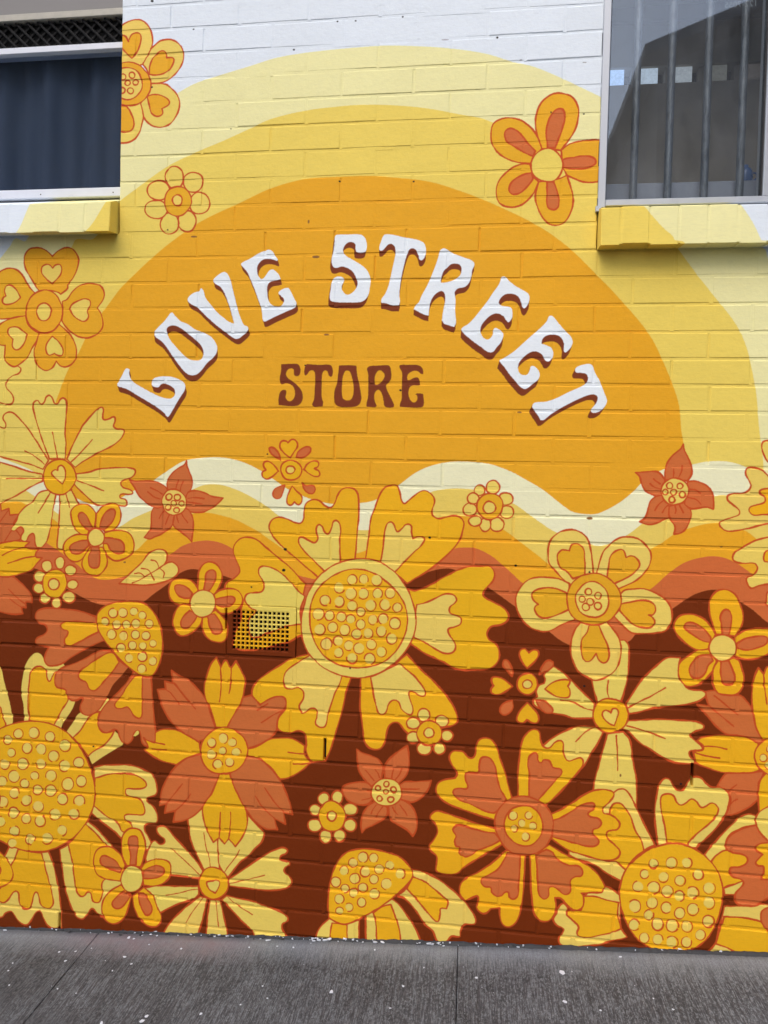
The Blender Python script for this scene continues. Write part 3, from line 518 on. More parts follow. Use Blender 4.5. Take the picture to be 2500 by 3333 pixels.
    sun_petal("1170 1290! 1260 1310 1400 1370 1530 1460 1640 1560 1731 1665 1788 1763 1780 1815 1683 1828 1642 1893 1634 1942 1552 1942 1504 1991 1422 1991 1373 1890 1300 1830 1230 1720 1150 1620 1080 1565 1030 1550! 1110 1470","1180 1360! 1280 1400 1380 1470 1460 1540 1520 1610 1510 1670! 1450 1670 1445 1720 1430 1790 1400 1790 1330 1720 1230 1600 1120 1475!",'Y','G')
    F('G',"360 1760! 350 1600 365 1450 400 1310 460 1190 560 1110 660 1090 800 1095 950 1130 1070 1180 1150 1270 1175 1340 1160 1390 1100 1460 1000 1550 880 1640 750 1720 640 1780 520 1820 440 1805")
    dots('Y',"690,1173,44 797,1180,42 597,1228,42 955,1250,40 507,1305,40 850,1287,42 717,1313,45 1053,1335,42 427,1413,44 610,1382,44 800,1387,40 922,1430,50 517,1477,37 690,1468,42 600,1520,38 802,1527,46 460,1577,42 680,1610,40 557,1658,37 465,1697,35")

def paint_right1():
    global pale_daisy_right,right_sunflower
    # --- flowers right of the centre ---------------------------------------------
    def pale_daisy_right():
        tile(1550,1650)
        for s in ("1180 1910! 1150 1800 1125 1690 1100 1500 1400 1300! 1450 1305 1485 1350 1490 1450 1475 1650 1440 1800 1410 1900!","1150 1915! 1060 1830 950 1720 850 1620 755 1555! 700 1600 660 1640 670 1680 660 1720! 610 1740 580 1800 590 1850 560 1880 560 1930 640 1980 740 2010 850 2030 960 2060 1140 2060!",
          "1278 2210! 1211 2454 1151 2693 1137 2790! 1400 2900 1562 2917! 1562 2693 1525 2469 1495 2275 1435 2195!","1165 2150! 1000 2140 900 2170 780 2230 660 2320 640 2370 700 2500! 850 2500 1000 2560 1050 2520! 1110 2420 1180 2310 1235 2200!"): F('Y',s)
        for s in ("820 1885 950 1910 1050 1960 1140 1985","1365 2230 1375 2400 1380 2570","1160 2150 1060 2200 970 2290","1285 1695 1275 1800 1295 1870"): L(s)
    pale_daisy_right()
    pale_daisy_right_extra()
    tile(1550,1650)
    O('G',1308,2035,170,172)
    F('Y',"1310 2005! 1330 1970 1370 1975 1385 2010 1370 2070 1345 2135! 1290 2110 1240 2060 1230 2010 1260 1985")
    # hearts and drops on the brown
    for s in ("510 1420! 550 1395 595 1400 605 1440 570 1500 495 1575! 450 1520 420 1450 430 1400 470 1385","165 1745! 145 1700 155 1665 200 1660 270 1685 350 1750! 280 1800 200 1830 150 1815 140 1780","490 2075! 450 2110 400 2090 395 2050 430 1980 495 1910! 550 1960 600 2030 600 2090 560 2110","890 1750! 910 1700 880 1685 800 1690 730 1720 665 1775! 740 1830 830 1860 900 1850 910 1790"): F('G',s)
    for s in ("265 1500 300 1495 330 1540 355 1610 345 1650! 300 1600 260 1550","740 1510 745 1545 700 1590 610 1635! 640 1560 690 1500","580 1885! 660 1890 710 1930 745 1980 720 2010 660 2000 610 1950","350 1890! 355 1950 330 2000 270 2030 230 2000 240 1940 290 1900"): F('T',s)
    O('G',495,1727,103,100); O('Y',495,1730,46,44)
    # flower of five hearts
    sun_petal("910 750! 830 690 760 610 710 550 700 470 700 400 730 310 800 250 880 222 960 222 1040 260 1090 320 1110 400 1130 520 1140 660! 1000 760","905 425! 930 370 980 360 1030 385 1050 430 1055 520 1060 660! 940 700! 880 630 820 590 790 520 790 460 830 420 870 420",'Y','A')
    sun_petal("1170 655! 1200 540 1240 430 1300 370 1370 310 1480 290 1580 310 1650 370 1700 450 1690 560 1640 640 1550 720 1380 800!","1270 690! 1290 580 1300 500 1340 440 1400 415 1440 430 1460 490! 1500 475 1550 490 1590 550 1570 610 1500 670 1340 750!",'Y','A')
    heart_petal_east()
    tile(1550,1650)
    sun_petal("1010 1130! 960 1200 930 1280 920 1400 950 1520 1000 1610 1080 1660 1160 1690 1270 1660 1370 1570 1400 1480 1410 1380 1390 1280 1340 1200 1275 1125!","1100 1150! 1080 1220 1030 1290 1020 1380 1030 1450 1060 1500 1110 1500 1170 1430! 1190 1490 1240 1520 1280 1500 1295 1440 1280 1350 1240 1260 1195 1150!",'Y','A')
    sun_petal("905 745! 800 700 700 685 600 685 500 710 420 790 385 880 390 980 440 1090 520 1170 620 1210 720 1205 830 1150 960 1100! 900 950","600 950! 550 900 545 840 600 800 700 785 780 795 880 840! 900 1000! 820 1040 740 1070 660 1085 600 1060 565 1000 570 970",'Y','A')
    O('A',1143,900,260,258); O('Y',1130,905,165,172)
    rings("1092,825,32 1187,865,32 1030,900,30 1110,925,32 1065,975,35 1185,965,35")
    # sunflower at the right foot
    def right_sunflower():
        tile(1700,2450)
        sun_petal("450 955! 460 1000 600 1060 720 1100 800 1160 960 1250! 1010 1150 1190 950 1290 900! 1240 800 1180 680 1100 520 1060 430 1000 360 940 355 890 390! 700 600 500 900","1185 955! 1160 860 1100 760 1060 640 1000 540 950 495 890 500 855 560 850 600! 600 800 800 1050 910 1060! 1010 1150! 1080 1040",'Y','G')
        sun_petal("960 1400! 880 1340 800 1305 770 1360 640 1360! 440 1560! 430 1500 390 1470 340 1520 330 1570 300 1620 330 1680 400 1720 390 1760 355 1820 370 1870 450 1895 600 1885 750 1870 870 1840 950 1820 1020 1800! 960 1700","935 1460! 800 1430 700 1400 600 1400 590 1410! 590 1480 570 1540! 440 1550 430 1585! 490 1640 545 1700 530 1765 570 1800 640 1805 760 1780 880 1750 960 1720! 930 1580",'Y','G')
        right_sunflower_extra()
        tile(1600,2700,1.843)
        O('G',1077,410,316,322)
        dots('Y',"970,203,26 1075,200,32 1167,198,28 917,267,24 1030,283,28 1127,305,28 1238,270,28 878,343,30 970,348,34 1052,370,32 1125,400,28 1203,380,33 1302,350,32 857,460,34 962,440,32 1048,470,30 1128,503,30 1207,478,32 1303,440,32 940,515,28 852,573,30 995,567,32 1082,578,34 1170,582,30 1297,552,32 915,650,28 995,660,30 1078,677,33 1168,675,28 1250,632,28")
    right_sunflower()
    # gold and terracotta flower
    tile(1350,2350)
    for o,i in (("945 740! 910 620 880 500 830 360 790 230 740 165 670 155 620 180 595 240 590 310 560 350 520 345 470 290 430 280 370 285 335 330 345 390 390 460 410 510 390 545! 300 560 230 590 205 640 215 700 280 770 400 830 600 900 770 955! 850 850","890 750! 830 650 800 530 780 430 740 360 680 340 640 360 625 430 620 490 560 495 500 500 490 560 515 620 500 650 430 645 380 660 375 700 430 760 560 810 680 870 770 890! 850 830"),
     ("775 1040! 600 990 450 940 300 890 210 870 160 900 150 940 200 1000 220 1070 190 1140 140 1210 150 1250 210 1310 210 1380 205 1450 260 1480 330 1490 400 1480 500 1400 650 1310 850 1190!","775 1080! 680 1070 560 1040 450 1010 400 1015 370 1050 400 1110 385 1160 400 1210 435 1220 430 1280 480 1315 540 1300 620 1250 750 1200 830 1155!"),
     ("910 1250! 880 1260 780 1350 640 1450 490 1530 440 1590 440 1680 490 1745! 560 1710 610 1700 610 1780 600 1810 640 1860 690 1865 740 1820! 825 1815! 830 1900 860 1980 920 1995 980 1960 1020 1870 1050 1700 1065 1500 1075 1305!","905 1270! 870 1340 820 1420 740 1480 650 1530 645 1570 680 1605 740 1615 750 1660 800 1700 840 1695 880 1660 910 1665 920 1710 960 1730 1000 1700 1010 1600 1020 1450 1028 1300!"),
     ("1120 1305! 1130 1500 1130 1620 1150 1800 1170 1880 1230 1940 1300 1940 1360 1880 1375 1800 1365 1715! 1420 1720 1480 1780 1540 1830 1600 1835 1640 1790 1645 1700 1620 1670! 1750 1660 1820 1660! 1850 1610 1800 1510 1740 1440 1640 1370 1500 1310 1310 1200!","1180 1300! 1190 1450 1200 1600 1215 1690 1260 1725 1300 1700 1310 1620 1350 1610 1400 1640 1450 1680 1490 1680 1520 1640 1515 1550 1560 1510 1620 1500 1635 1450 1600 1405 1500 1395 1390 1340 1340 1270 1280 1240!"),
     ("1005 725! 1005 600 1005 480 1020 330 1040 200 1090 110 1160 70 1210 95 1225 180 1260 240 1310 250 1360 200 1420 180 1445 210 1450 300 1490 375 1560 360 1620 350 1640 400 1600 480 1500 590 1400 700 1275 815! 1150 780","1110 730! 1110 600 1115 500 1100 420 1110 350 1150 305 1190 310 1200 370 1230 395 1260 370 1310 380 1350 440 1420 460 1430 500 1380 560 1300 650 1195 765!")): sun_petal(o,i,'G','T')
    tile(1700,2450)
    sun_petal("275 600! 400 540 500 480 600 410 700 365 800 360 880 380 890 420 850 480 790 540 790 590 850 600 910 640 950 700 920 750 830 770 830 830 900 900 950 960 930 1020 860 1050 750 1040 600 1000 450 950 285 840!","295 660! 400 620 480 570 580 510 660 487 700 500 695 550 640 590 660 620 740 640 770 690 740 730 690 750 690 800 740 850 735 890 680 915 560 895 400 850 290 820!",'G','T')
    tile(1350,2350)
    O('T',1065,1010,285,290); O('G',1060,1010,190,195)
    dots('Y',"960,915,40 1110,912,33 1045,990,34 1150,1020,36 968,1040,30 1078,1118,36")

def paint_letters():
    global letter
    # --- lettering -------------------------------------------------------------
    tile(340,720)
    def letter(s,off,hole=None): sweep(s,off,hole)
    letter("243 1450 240 1490 270 1560 330 1603 430 1660 530 1708 600 1730 650 1730 685 1695 680 1640 640 1605 585 1584 550 1592 528 1618 500 1620 465 1605 460 1570 485 1535 540 1518 620 1516 690 1530 760 1565 785 1600 780 1650 740 1715 700 1780 660 1850 630 1900 612 1910 580 1870 500 1810 420 1760 320 1700 220 1640 165 1622 135 1612 124 1590 145 1555 175 1500 200 1450 218 1437",(15,56))
    letter("657 893 690 925 740 975 810 1005 890 1060 970 1090 1040 1130 1085 1190 1100 1240 1090 1290 1060 1330 1000 1385 950 1450 900 1495 850 1504 800 1485 740 1420 680 1340 620 1250 560 1175 495 1125 487 1085 520 1040 580 980 620 930",(5,60),"650 1020 700 1022 760 1055 830 1110 890 1160 940 1210 965 1270 960 1320 930 1355 870 1358 820 1345 760 1295 690 1220 635 1150 610 1090 610 1045")
    letter("943 655 965 680 985 745 1040 820 1100 890 1170 950 1220 985 1265 1000! 1255 960 1235 880 1205 790 1170 700 1130 640 1075 605 1062 575 1085 545 1130 510 1170 495 1200 515 1230 580 1245 640 1270 740 1300 860 1330 950 1360 1010 1400 1035 1400 1065 1350 1115 1310 1145 1270 1145 1210 1105 1130 1045 1050 980 970 905 910 845 840 805 812 770 825 735 870 700 925 680",(14,54))
    letter("1605 278 1640 295 1665 340 1690 372 1685 388! 1660 378 1620 368 1560 370 1515 400 1490 450 1495 520 1525 562 1550 558 1580 520 1610 480 1640 470 1659 480 1699 520 1719 565! 1690 573 1660 578 1620 590 1590 630 1588 700 1600 770 1630 815 1670 832 1719 830 1749 795 1751 760 1719 725 1699 705 1719 675 1789 652 1819 690 1854 760 1874 800 1859 840 1779 880 1659 935 1600 965 1560 980 1545 960 1535 870 1500 760 1460 650 1430 580 1395 500 1350 445 1332 420 1350 400 1420 365 1500 315 1560 290",(15,54))
    tile(893,720)
    letter("600 135 720 130 840 132 880 160 900 220 893 290 850 308 800 298 792 270 790 225 760 205 720 208 685 240 670 290 690 330 760 375 850 430 910 490 938 570 930 650 915 720 880 770 830 790 700 793 610 790 550 775 540 740 550 660 565 580 600 545 650 542 678 565 670 600 655 640 665 680 700 715 740 710 790 665 812 610 800 560 770 500 720 460 660 442 610 455 580 450 560 410 560 360 575 290 585 200 590 150",(-14,58))
    letter("1080 130 1150 132 1250 155 1340 170 1430 195 1470 235 1478 310 1460 360 1435 382 1415 370 1405 330 1380 280 1350 265 1320 275 1300 310 1280 370 1260 450 1240 540 1225 640 1218 720 1225 780 1215 820! 1150 820 1080 800 1042 795! 1045 760 1080 710 1110 640 1130 560 1150 470 1170 380 1182 310 1175 250 1150 225 1115 225 1080 260 1055 285 1030 285 1025 250 1040 200 1060 150",(-2,60))
    letter("1640 268 1659 265 1739 310 1839 350 1929 385 1952 420 1929 480 1921 540 1899 600 1859 640 1789 658 1759 695 1767 760 1764 880 1771 990 1754 1033! 1699 1015 1659 1000 1635 970! 1642 910 1652 850 1667 770 1661 710 1640 683 1600 690 1550 735 1520 800 1510 860 1505 920! 1460 910 1400 880 1360 860! 1375 825 1410 790 1440 720 1490 630 1530 540 1570 440 1600 350 1615 290",(-4,56),"1759 412 1809 425 1827 470 1809 530 1739 578 1659 600 1625 600! 1625 570 1650 490 1689 450 1720 422")
    tile(1446,720)
    letter("578 540 600 548 640 590 700 635 770 675 820 710 830 760 815 810 785 848 765 840 748 790 725 740 690 715 640 706 590 715 545 755 527 800! 560 825 610 832 650 845 663 880 660 940 640 975 625 985 605 970 580 930 540 905 500 900 450 920 400 965 360 1020 352 1080 375 1130 410 1153 440 1148 470 1110 478 1060 495 1043 530 1055 570 1090 572 1130 545 1190 510 1230 480 1270 450 1280 410 1268 370 1235 310 1195 240 1140 195 1100 165 1060 180 1035 230 1005 290 945 350 870 420 780 480 690 530 620 548 575 555 548",(-6,72))
    letter("1042 922 1065 935 1110 990 1170 1060 1220 1110 1252 1170 1240 1220 1210 1260 1180 1280 1165 1260 1168 1200 1150 1150 1110 1115 1050 1107 990 1120 955 1155 948 1195! 990 1210 1040 1235 1063 1280 1055 1330 1020 1368 995 1368 975 1340 950 1300 910 1275 870 1270 820 1290 770 1330 730 1380 718 1430 735 1485 775 1503 810 1495 835 1450 845 1418 880 1420 920 1460 930 1500 915 1545 860 1590 810 1630 780 1638 740 1615 700 1570 640 1500 590 1430 540 1370 540 1355! 590 1330 680 1270 770 1190 860 1110 950 1030 1000 975 1020 930",(-22,68))
    letter("1420 1395 1450 1420 1470 1480 1510 1550 1540 1620 1565 1690 1587 1750 1570 1800 1530 1845 1480 1868 1440 1865 1430 1845 1455 1810 1485 1770 1495 1720 1475 1695 1430 1692 1370 1710 1290 1745 1200 1790 1110 1840 1040 1885 970 1940 940 1943! 915 1900 880 1850 858 1810 870 1780 900 1768 1000 1760 1100 1725 1200 1675 1290 1635 1360 1600 1395 1565 1400 1520 1380 1490 1330 1480 1285 1475 1277 1445 1300 1420 1360 1400",(-30,56))
    tile(893,720)
    for s,h in (("65 1395! 150 1392 225 1395 250 1430 252 1480 230 1510 195 1505 188 1475 185 1445 160 1437 130 1450 112 1490 130 1530 180 1565 230 1610 265 1660 277 1720 262 1770 225 1800 140 1805 40 1795! 38 1750 50 1680 75 1650 110 1650 115 1680 108 1720 130 1752 160 1755 190 1725 200 1680 185 1620 150 1590 110 1582 65 1590 50 1540 62 1470",None),
     ("330 1395 430 1402 540 1402 565 1430 570 1480 555 1518 530 1505 515 1465 490 1458 470 1480 462 1540 460 1640 462 1720 475 1770 470 1808! 415 1812 385 1812 368 1790 385 1740 392 1640 397 1540 393 1480 375 1457 345 1462 320 1495 300 1505 290 1480 295 1430 310 1400",None),
     ("630 1408! 720 1405 800 1410! 808 1500 828 1590 845 1690 848 1740 830 1785 790 1810 700 1815 630 1810 590 1780 582 1700 590 1640 610 1580 620 1500","710 1458 735 1470 755 1520 770 1600 770 1680 750 1735 710 1750 670 1730 658 1670 660 1590 670 1510 690 1465"),
     ("930 1415 1030 1408 1115 1408 1135 1440 1140 1530 1120 1570 1092 1600 1100 1650 1135 1720 1168 1795 1160 1815 1110 1820 1075 1805 1065 1760 1050 1690 1020 1648 990 1660 975 1700 980 1760 998 1800 985 1817! 900 1812! 897 1780 912 1720 915 1640 915 1560 915 1490 903 1440","1025 1455 1060 1475 1075 1510 1050 1560 1000 1597 980 1590! 978 1540 990 1490"),
     ("1225 1405 1300 1402 1400 1405 1440 1430 1452 1490 1430 1490 1400 1465 1360 1462 1320 1480 1298 1510 1300 1548 1320 1550 1360 1530 1395 1525 1415 1550 1423 1600! 1390 1605 1350 1605 1320 1625 1308 1670 1315 1720 1345 1765 1375 1765 1395 1735 1390 1700 1378 1690 1400 1680 1450 1685! 1458 1740 1455 1800 1430 1818 1300 1818 1222 1812! 1225 1780 1240 1740 1242 1640 1245 1540 1245 1480 1222 1430",None)):
        F('S',s,None,hole=h)

# ------------------------------------------------------------------ the mural print
SW=2.05                                               # half width of a painted outline, in print pixels
PRX0,PRZ1,PRW,PRH,PPX = -2.3, 4.0, 5.1, 4.2, .0014
MU=Mural(PRX0,PRZ1,PRW,PRH,PPX)
def paint_all():
    paint_bands(); paint_right0(); paint_left(); paint_mid1(); paint_mid2(); paint_right1(); right_blob(); bottom_left(); paint_letters()
    paint_beyond(); paint_marks()
def paint_beyond():                                   # the mural goes on past both ends of the view
    tile(0,0,1.0)
    for (x,y,r,c,i) in ((-230,1500,90,'G','T'),(-330,2100,110,'Y','A'),(-190,2750,120,'G','T'),(-420,2550,90,'Y','G'),(2760,1650,100,'Y','A'),(2740,2150,120,'G','T'),(2720,2750,130,'Y','G'),(2930,2450,100,'G','T'),(-300,900,80,'A','Y')):
        for k in range(5):
            a=math.radians(72*k+x); O(c,x+r*1.25*math.cos(a),y+r*1.25*math.sin(a),r*.85,r*.55,math.degrees(a)); O(i,x+r*1.25*math.cos(a),y+r*1.25*math.sin(a),r*.5,r*.24,math.degrees(a))
        O('Y' if c!='Y' else 'G',x,y,r*.52,r*.52)
def paint_marks():                                    # drill holes, pits and chips through the paint
    tile(0,0,1.0); PAL['H']=(.012,.010,.010); PAL['U']=(.26,.12,.03); PAL['V']=(.36,.36,.38); PAL['X']=(.55,.56,.60); PAL['B']=(.03,.03,.035)
    for x,y,r in ((928,1788,5.5),(923,1856,5.5),(1678,1841,4.5),(1918,1862,3.5),(1310,54,3.2),(956,161,3.6),(1098,69,3),(1157,67,3),(1618,122,4),(630,95,3),(494,283,3),(751,419,2.5),(1139,2175,3),(818,1911,3),(1901,2233,4),(2216,2552,4),(1398,1750,4.5),(495,3,5),(1105,590,3.5),(1346,590,3.5),(1303,1270,4),(993,1189,3),(870,1478,3),(303,2430,3),(1793,365,3),(1900,370,3),(545,748,3)):
        O('H',x,y,r,r*.9,stroke=None)
    for x,y,rx,ry in ((1028,836,12,4.5),(1062,1089,9,3.2),(1919,1687,10,4.5),(1448,129,12,2),(1695,195,5,2),(1902,203,7,2),(1690,1342,8,3),(2348,1780,5,2),(2019,2524,3,5),(631,770,10,3),(1004,721,3,6),(405,1830,4,3)):
        O('V' if y<240 else 'U',x,y,rx,ry,stroke=None)
    rg=MU.rng
    tile(0,0,1.0)
    for k in range(560):                               # flaked paint along the foot of the wall
        x=rg.uniform(-300,2800); X=None
        yb=3022+ (x*.036) - 10*math.exp(-((x-1100)/500)**2)*0
        y=yb+abs(rg.normal(0,5))*-1+6
        c=['X','B','W','B','D'][rg.randint(5)]
        O(c,x,y,rg.uniform(2,9),rg.uniform(1,3.2),rg.uniform(-20,20),stroke=None)
paint_all()
img=bpy.data.images.new('mural_print',MU.w,MU.h,float_buffer=True,is_data=True)
buf=np.ones((MU.h,MU.w,4),np.float32); buf[...,:3]=MU.im[::-1]; img.pixels.foreach_set(buf.ravel()); img.update(); img.pack(); del buf

# ------------------------------------------------------------------ wall
wall=thing('brick_wall','brick wall painted with a retro yellow sunrise, white arched lettering and orange flowers','wall')
def paint_mat(name,gloss=.5):
    m,nt,p=mat(name)
    tc=node(nt,'ShaderNodeTexCoord'); tc.object=wall; V=tc.outputs['Object']
    sp=node(nt,'ShaderNodeSeparateXYZ'); lk(nt,V,sp.inputs[0])
    wob=noise(nt,V,160,2)                              # brush edges are not ruler straight
    wx=mapr(nt,wob,0,1,-.0012,.0012); 
    u=mth(nt,'DIVIDE',mth(nt,'SUBTRACT',mth(nt,'ADD',sp.outputs[0],wx),PRX0),PRW)
    v=mth(nt,'DIVIDE',mth(nt,'SUBTRACT',mth(nt,'ADD',sp.outputs[2],wx),PRZ1-PRH),PRH)
    cb=node(nt,'ShaderNodeCombineXYZ'); lk(nt,u,cb.inputs[0]); lk(nt,v,cb.inputs[1])
    im=node(nt,'ShaderNodeTexImage'); im.image=img; im.extension='EXTEND'; im.interpolation='Linear'; lk(nt,cb.outputs[0],im.inputs[0])
    c=im.outputs[0]
    big=noise(nt,V,2.2,4,.6); roller=noise(nt,scaled(nt,V,(9,9,30)),4,4,.65); fine=noise(nt,V,420,3,.6)
    brush=noise(nt,scaled(nt,V,(14,14,90)),3,3,.6,.4)
    c=mix(nt,mapr(nt,roller,.35,.7,0,.45),c,mix(nt,1.0,c,(1.10,1.08,1.02),'MULTIPLY'))
    c=mix(nt,mapr(nt,brush,.50,.75,0,.34),c,mix(nt,1.0,c,(.82,.80,.80),'MULTIPLY'))
    oi=node(nt,'ShaderNodeObjectInfo')
    c=mix(nt,mapr(nt,oi.outputs['Random'],0,1,0,.07),c,mix(nt,1.0,c,(.8,.8,.8),'MULTIPLY'))
    # street dust and small scuffs
    sc=noise(nt,V,38,6,.75); c=mix(nt,mapr(nt,sc,.68,.76,0,.18),c,mix(nt,1.0,c,(.7,.66,.6),'MULTIPLY'))
    c=mix(nt,mapr(nt,big,.4,.75,0,.4),c,mix(nt,1.0,c,(.90,.89,.87),'MULTIPLY'))
    lk(nt,c,p.inputs['Base Color'])
    lk(nt,mapr(nt,roller,.3,.7,.58,.78),p.inputs['Roughness'])
    p.inputs['Specular IOR Level'].default_value=.16
    b=bump(nt,fine,.30,.0010); b=bump(nt,noise(nt,V,95,4,.6),.40,.0018,b); b=bump(nt,noise(nt,V,17,3,.5),.35,.005,b)
    lk(nt,b,p.inputs['Normal'])
    return m
PAINT=paint_mat('mural_paint'); 
M_DARK=simple('dark_cavity',(.008,.008,.009),.9)
M_MORTARRAW=simple('bare_mortar',(.10,.09,.08),.95,0,.3,90,.4)

DZ=[-.006,-.001,.001,.002,.002,.001,.001,-.0005,-.002,-.002,-.002,-.002,-.004,-.0045,-.004,-.0005,0,.001,.001,.002,.002,.003,.0045,.0043,.004,.004,.0043,.0015,.002,.0035,.001,.001,-.0035,-.0045,-.006,-.006,-.0055,-.008]
def bed_z(i): return 3.2-.086*i+(DZ[i] if 0<=i<len(DZ) else (DZ[0] if i<0 else DZ[-1]))
JH,JV=.0070,.0055; DEPTH=.10
OPEN=[(-1.92,-.6565,2.422,3.53),(.957,1.97,2.338,3.372),(-.243,.003,.975,1.147)]
XMIN,XMAX=-2.9,3.5
def cut(rects,h):
    out=[]
    for (a,b,c,d) in rects:
        if b<=h[0] or a>=h[1] or d<=h[2] or c>=h[3]: out.append((a,b,c,d)); continue
        if a<h[0]: out.append((a,h[0],c,d))
        if b>h[1]: out.append((h[1],b,c,d))
        a2,b2=max(a,h[0]),min(b,h[1])
        if c<h[2]: out.append((a2,b2,c,h[2]))
        if d>h[3]: out.append((a2,b2,h[3],d))
    return out
WE=[(.112,.662),(1.334,.656),(-.852,-.005)]
bricks=[]; rg=random.Random(5)
for r in range(-12,41):
    z1=bed_z(r)-JH/2; z0=bed_z(r+1)+JH/2
    off=(.12 if r%2 else 0.0)+(rg.uniform(-.004,.004) if 0<=r<9 else (-.014 if r==9 else rg.uniform(-.012,.006)))
    k=math.floor((XMIN-off)/.24)
    while True:
        a=off+.24*k+JV/2+rg.uniform(-.0015,.0015); b=off+.24*(k+1)-JV/2; k+=1
        if a>XMAX: break
        if b<XMIN: continue
        rs=[(max(a,XMIN),min(b,XMAX),z0,z1)]
        for h in OPEN: rs=cut(rs,h)
        for q in rs:
            if q[1]-q[0]>.02 and q[3]-q[2]>.012: bricks.append((r,)+q)
def edge(r): return .0026 if r<14 else (.0036 if r<24 else .0048)
def brick_geo(w,h,seed,b=.0026):
    q=random.Random(seed); V=[]; 
    for (yy,i) in ((0.0,b),(b*.28,b*.30),(b,0.0),(DEPTH,0.0)):
        for sx,sz in ((-1,-1),(1,-1),(1,1),(-1,1)):
            j=.0009 if yy<.05 else 0
            V.append((sx*(w/2-i)+q.uniform(-j,j),yy+(q.uniform(-.0005,.0005) if yy<.02 else 0),sz*(h/2-i)+q.uniform(-j,j)))
    Fc=[(0,1,2,3),(15,14,13,12)]
    for rr in range(3):
        for kk in range(4): a=rr*4+kk; c=rr*4+(kk+1)%4; Fc.append((a,a+4,c+4,c))
    return V,Fc
def in_view(x,z):
    v=np.array([x-CX,CD,z-CZ]); d=v@AF; px=1250+FPX*(v@AR)/d; py=1666.5-FPX*(v@AU)/d
    return -60<px<2560 and -60<py<3200, d
cand=[]
for n,(r,a,b,c,d) in enumerate(bricks):
    ok,dd=in_view((a+b)/2,(c+d)/2)
    if (c+d)/2 < ground_z((a+b)/2,0)-.02: ok=False
    if ok: cand.append(((b-a)*(d-c)/dd**2,n))
cand.sort(reverse=True); chosen={n for _,n in cand[:298]}
VARI={}
STD=(.24-JV,.086-JH)
for s in range(8):
  for e_ in (.0026,.0036,.0048):
    V,Fc=brick_geo(STD[0],STD[1],s,e_); me=bpy.data.meshes.new('brick'); me.from_pydata(V,[],Fc); me.materials.append(PAINT); VARI.setdefault(e_,[]).append(me)
rest=MB(); q=random.Random(3)
for n,(r,a,b,c,d) in enumerate(bricks):
    for wx,wz in WE:
        if abs((c+d)/2-wz)<.042:
            if abs(a-wx)<.11 and a>wx-.11: a+=.0018
            if abs(b-wx)<.11: b-=.0018
    w,h=b-a,d-c; cx_,cz_=(a+b)/2,(c+d)/2
    py=q.uniform(-.0004,.0004) + (.0005*math.sin(cx_*3.1+r)); rot=q.uniform(-.004,.004); tilt=q.uniform(-.005,.005)
    if n in chosen:
        if abs(w-STD[0])<.006 and abs(h-STD[1])<.006:
            o=bpy.data.objects.new('brick',q.choice(VARI[edge(r)])); o.scale=(w/STD[0],1,h/STD[1])
        else:
            V,Fc=brick_geo(w,h,n,edge(r)); me=bpy.data.meshes.new('brick'); me.from_pydata(V,[],Fc); me.materials.append(PAINT); o=bpy.data.objects.new('brick',me)
        o.location=(cx_,py,cz_); o.rotation_euler=(tilt,rot,q.uniform(-.003,.003)); link(o,wall)
    else:
        V,Fc=brick_geo(w,h,n,edge(r)); ct,st=math.cos(tilt),math.sin(tilt)
        rest.add([(x+cx_,y*ct-z*st+py,z*ct+y*st+cz_) for x,y,z in V],Fc)
o=rest.build('brick_course',PAINT,wall); o['kind']='stuff'
# mortar: bed joints and head joints, raked back and painted over
mo=MB()
def seg_rects(a,b,c,d):
    rs=[(a,b,c,d)]
    for h in OPEN: rs=cut(rs,h)
    return rs
for i in range(-12,42):
    z=bed_z(i)
    x=XMIN
    while x<XMAX:
        x2=min(XMAX,x+q.uniform(.03,.06)); dep=(.0012 if i<10 else (.0016 if i<20 else (.0027 if i<26 else .0044)))+.0005*math.sin(x*5+i*1.7)+.0003*math.sin(x*23+i)+q.uniform(-.00015,.00015)
        for (a,b,c,d) in seg_rects(x,x2,z-JH/2-.003,z+JH/2+.003): mo.box(a,b,dep,DEPTH-.004,c,d)
        x=x2
rows={}
for (r,a,b,c,d) in bricks: rows.setdefault(r,[]).append((a,b,c,d))
weeps=[]
for r,L_ in rows.items():
    L_.sort()
    for (a,b,c,d),(a2,b2,c2,d2) in zip(L_,L_[1:]):
        if 0<a2-b<.03:
            xm=(a2+b)/2; zm=(max(c,c2)+min(d,d2))/2
            if any(abs(xm-wx)<.11 and abs(zm-wz)<.042 for wx,wz in WE):
                weeps.append((b,a2,max(c,c2),min(d,d2))); continue
            dep=q.choice([.0003,.0005,.0008,.0012,.0018,.0030]) if r>8 else q.choice([.0003,.0004,.0006,.001,.0014])
            zz=max(c,c2); top=min(d,d2); zc=zz+q.uniform(.3,.8)*(top-zz)
            mo.box(b-.003,a2+.003,dep,DEPTH-.004,zz-.003,zc); mo.box(b-.003,a2+.003,dep+q.uniform(-.0006,.0009),DEPTH-.004,zc,top+.003)
o=mo.build('mortar',PAINT,wall); o['kind']='stuff'
wb=MB()
for (a,b,c,d) in weeps: wb.box(a-.002,b+.002,.030,.036,c-.001,d+.001)
if weeps: wb.build('weep_hole',M_DARK,wall)
# blobs of paint caught in the joints
M_INNER=simple('inner_leaf_brick',(.16,.12,.10),.9,0,.2,40)
il=MB()
rs=[(XMIN,XMAX,-.6,bed_z(-12))]
for h in OPEN: rs=cut(rs,(h[0]-.0,h[1]+.0,h[2],h[3]))
for (a,b,c,d) in rs: il.box(a,b,DEPTH+.002,DEPTH+.11,c,d)
il.build('inner_leaf',M_INNER,wall)

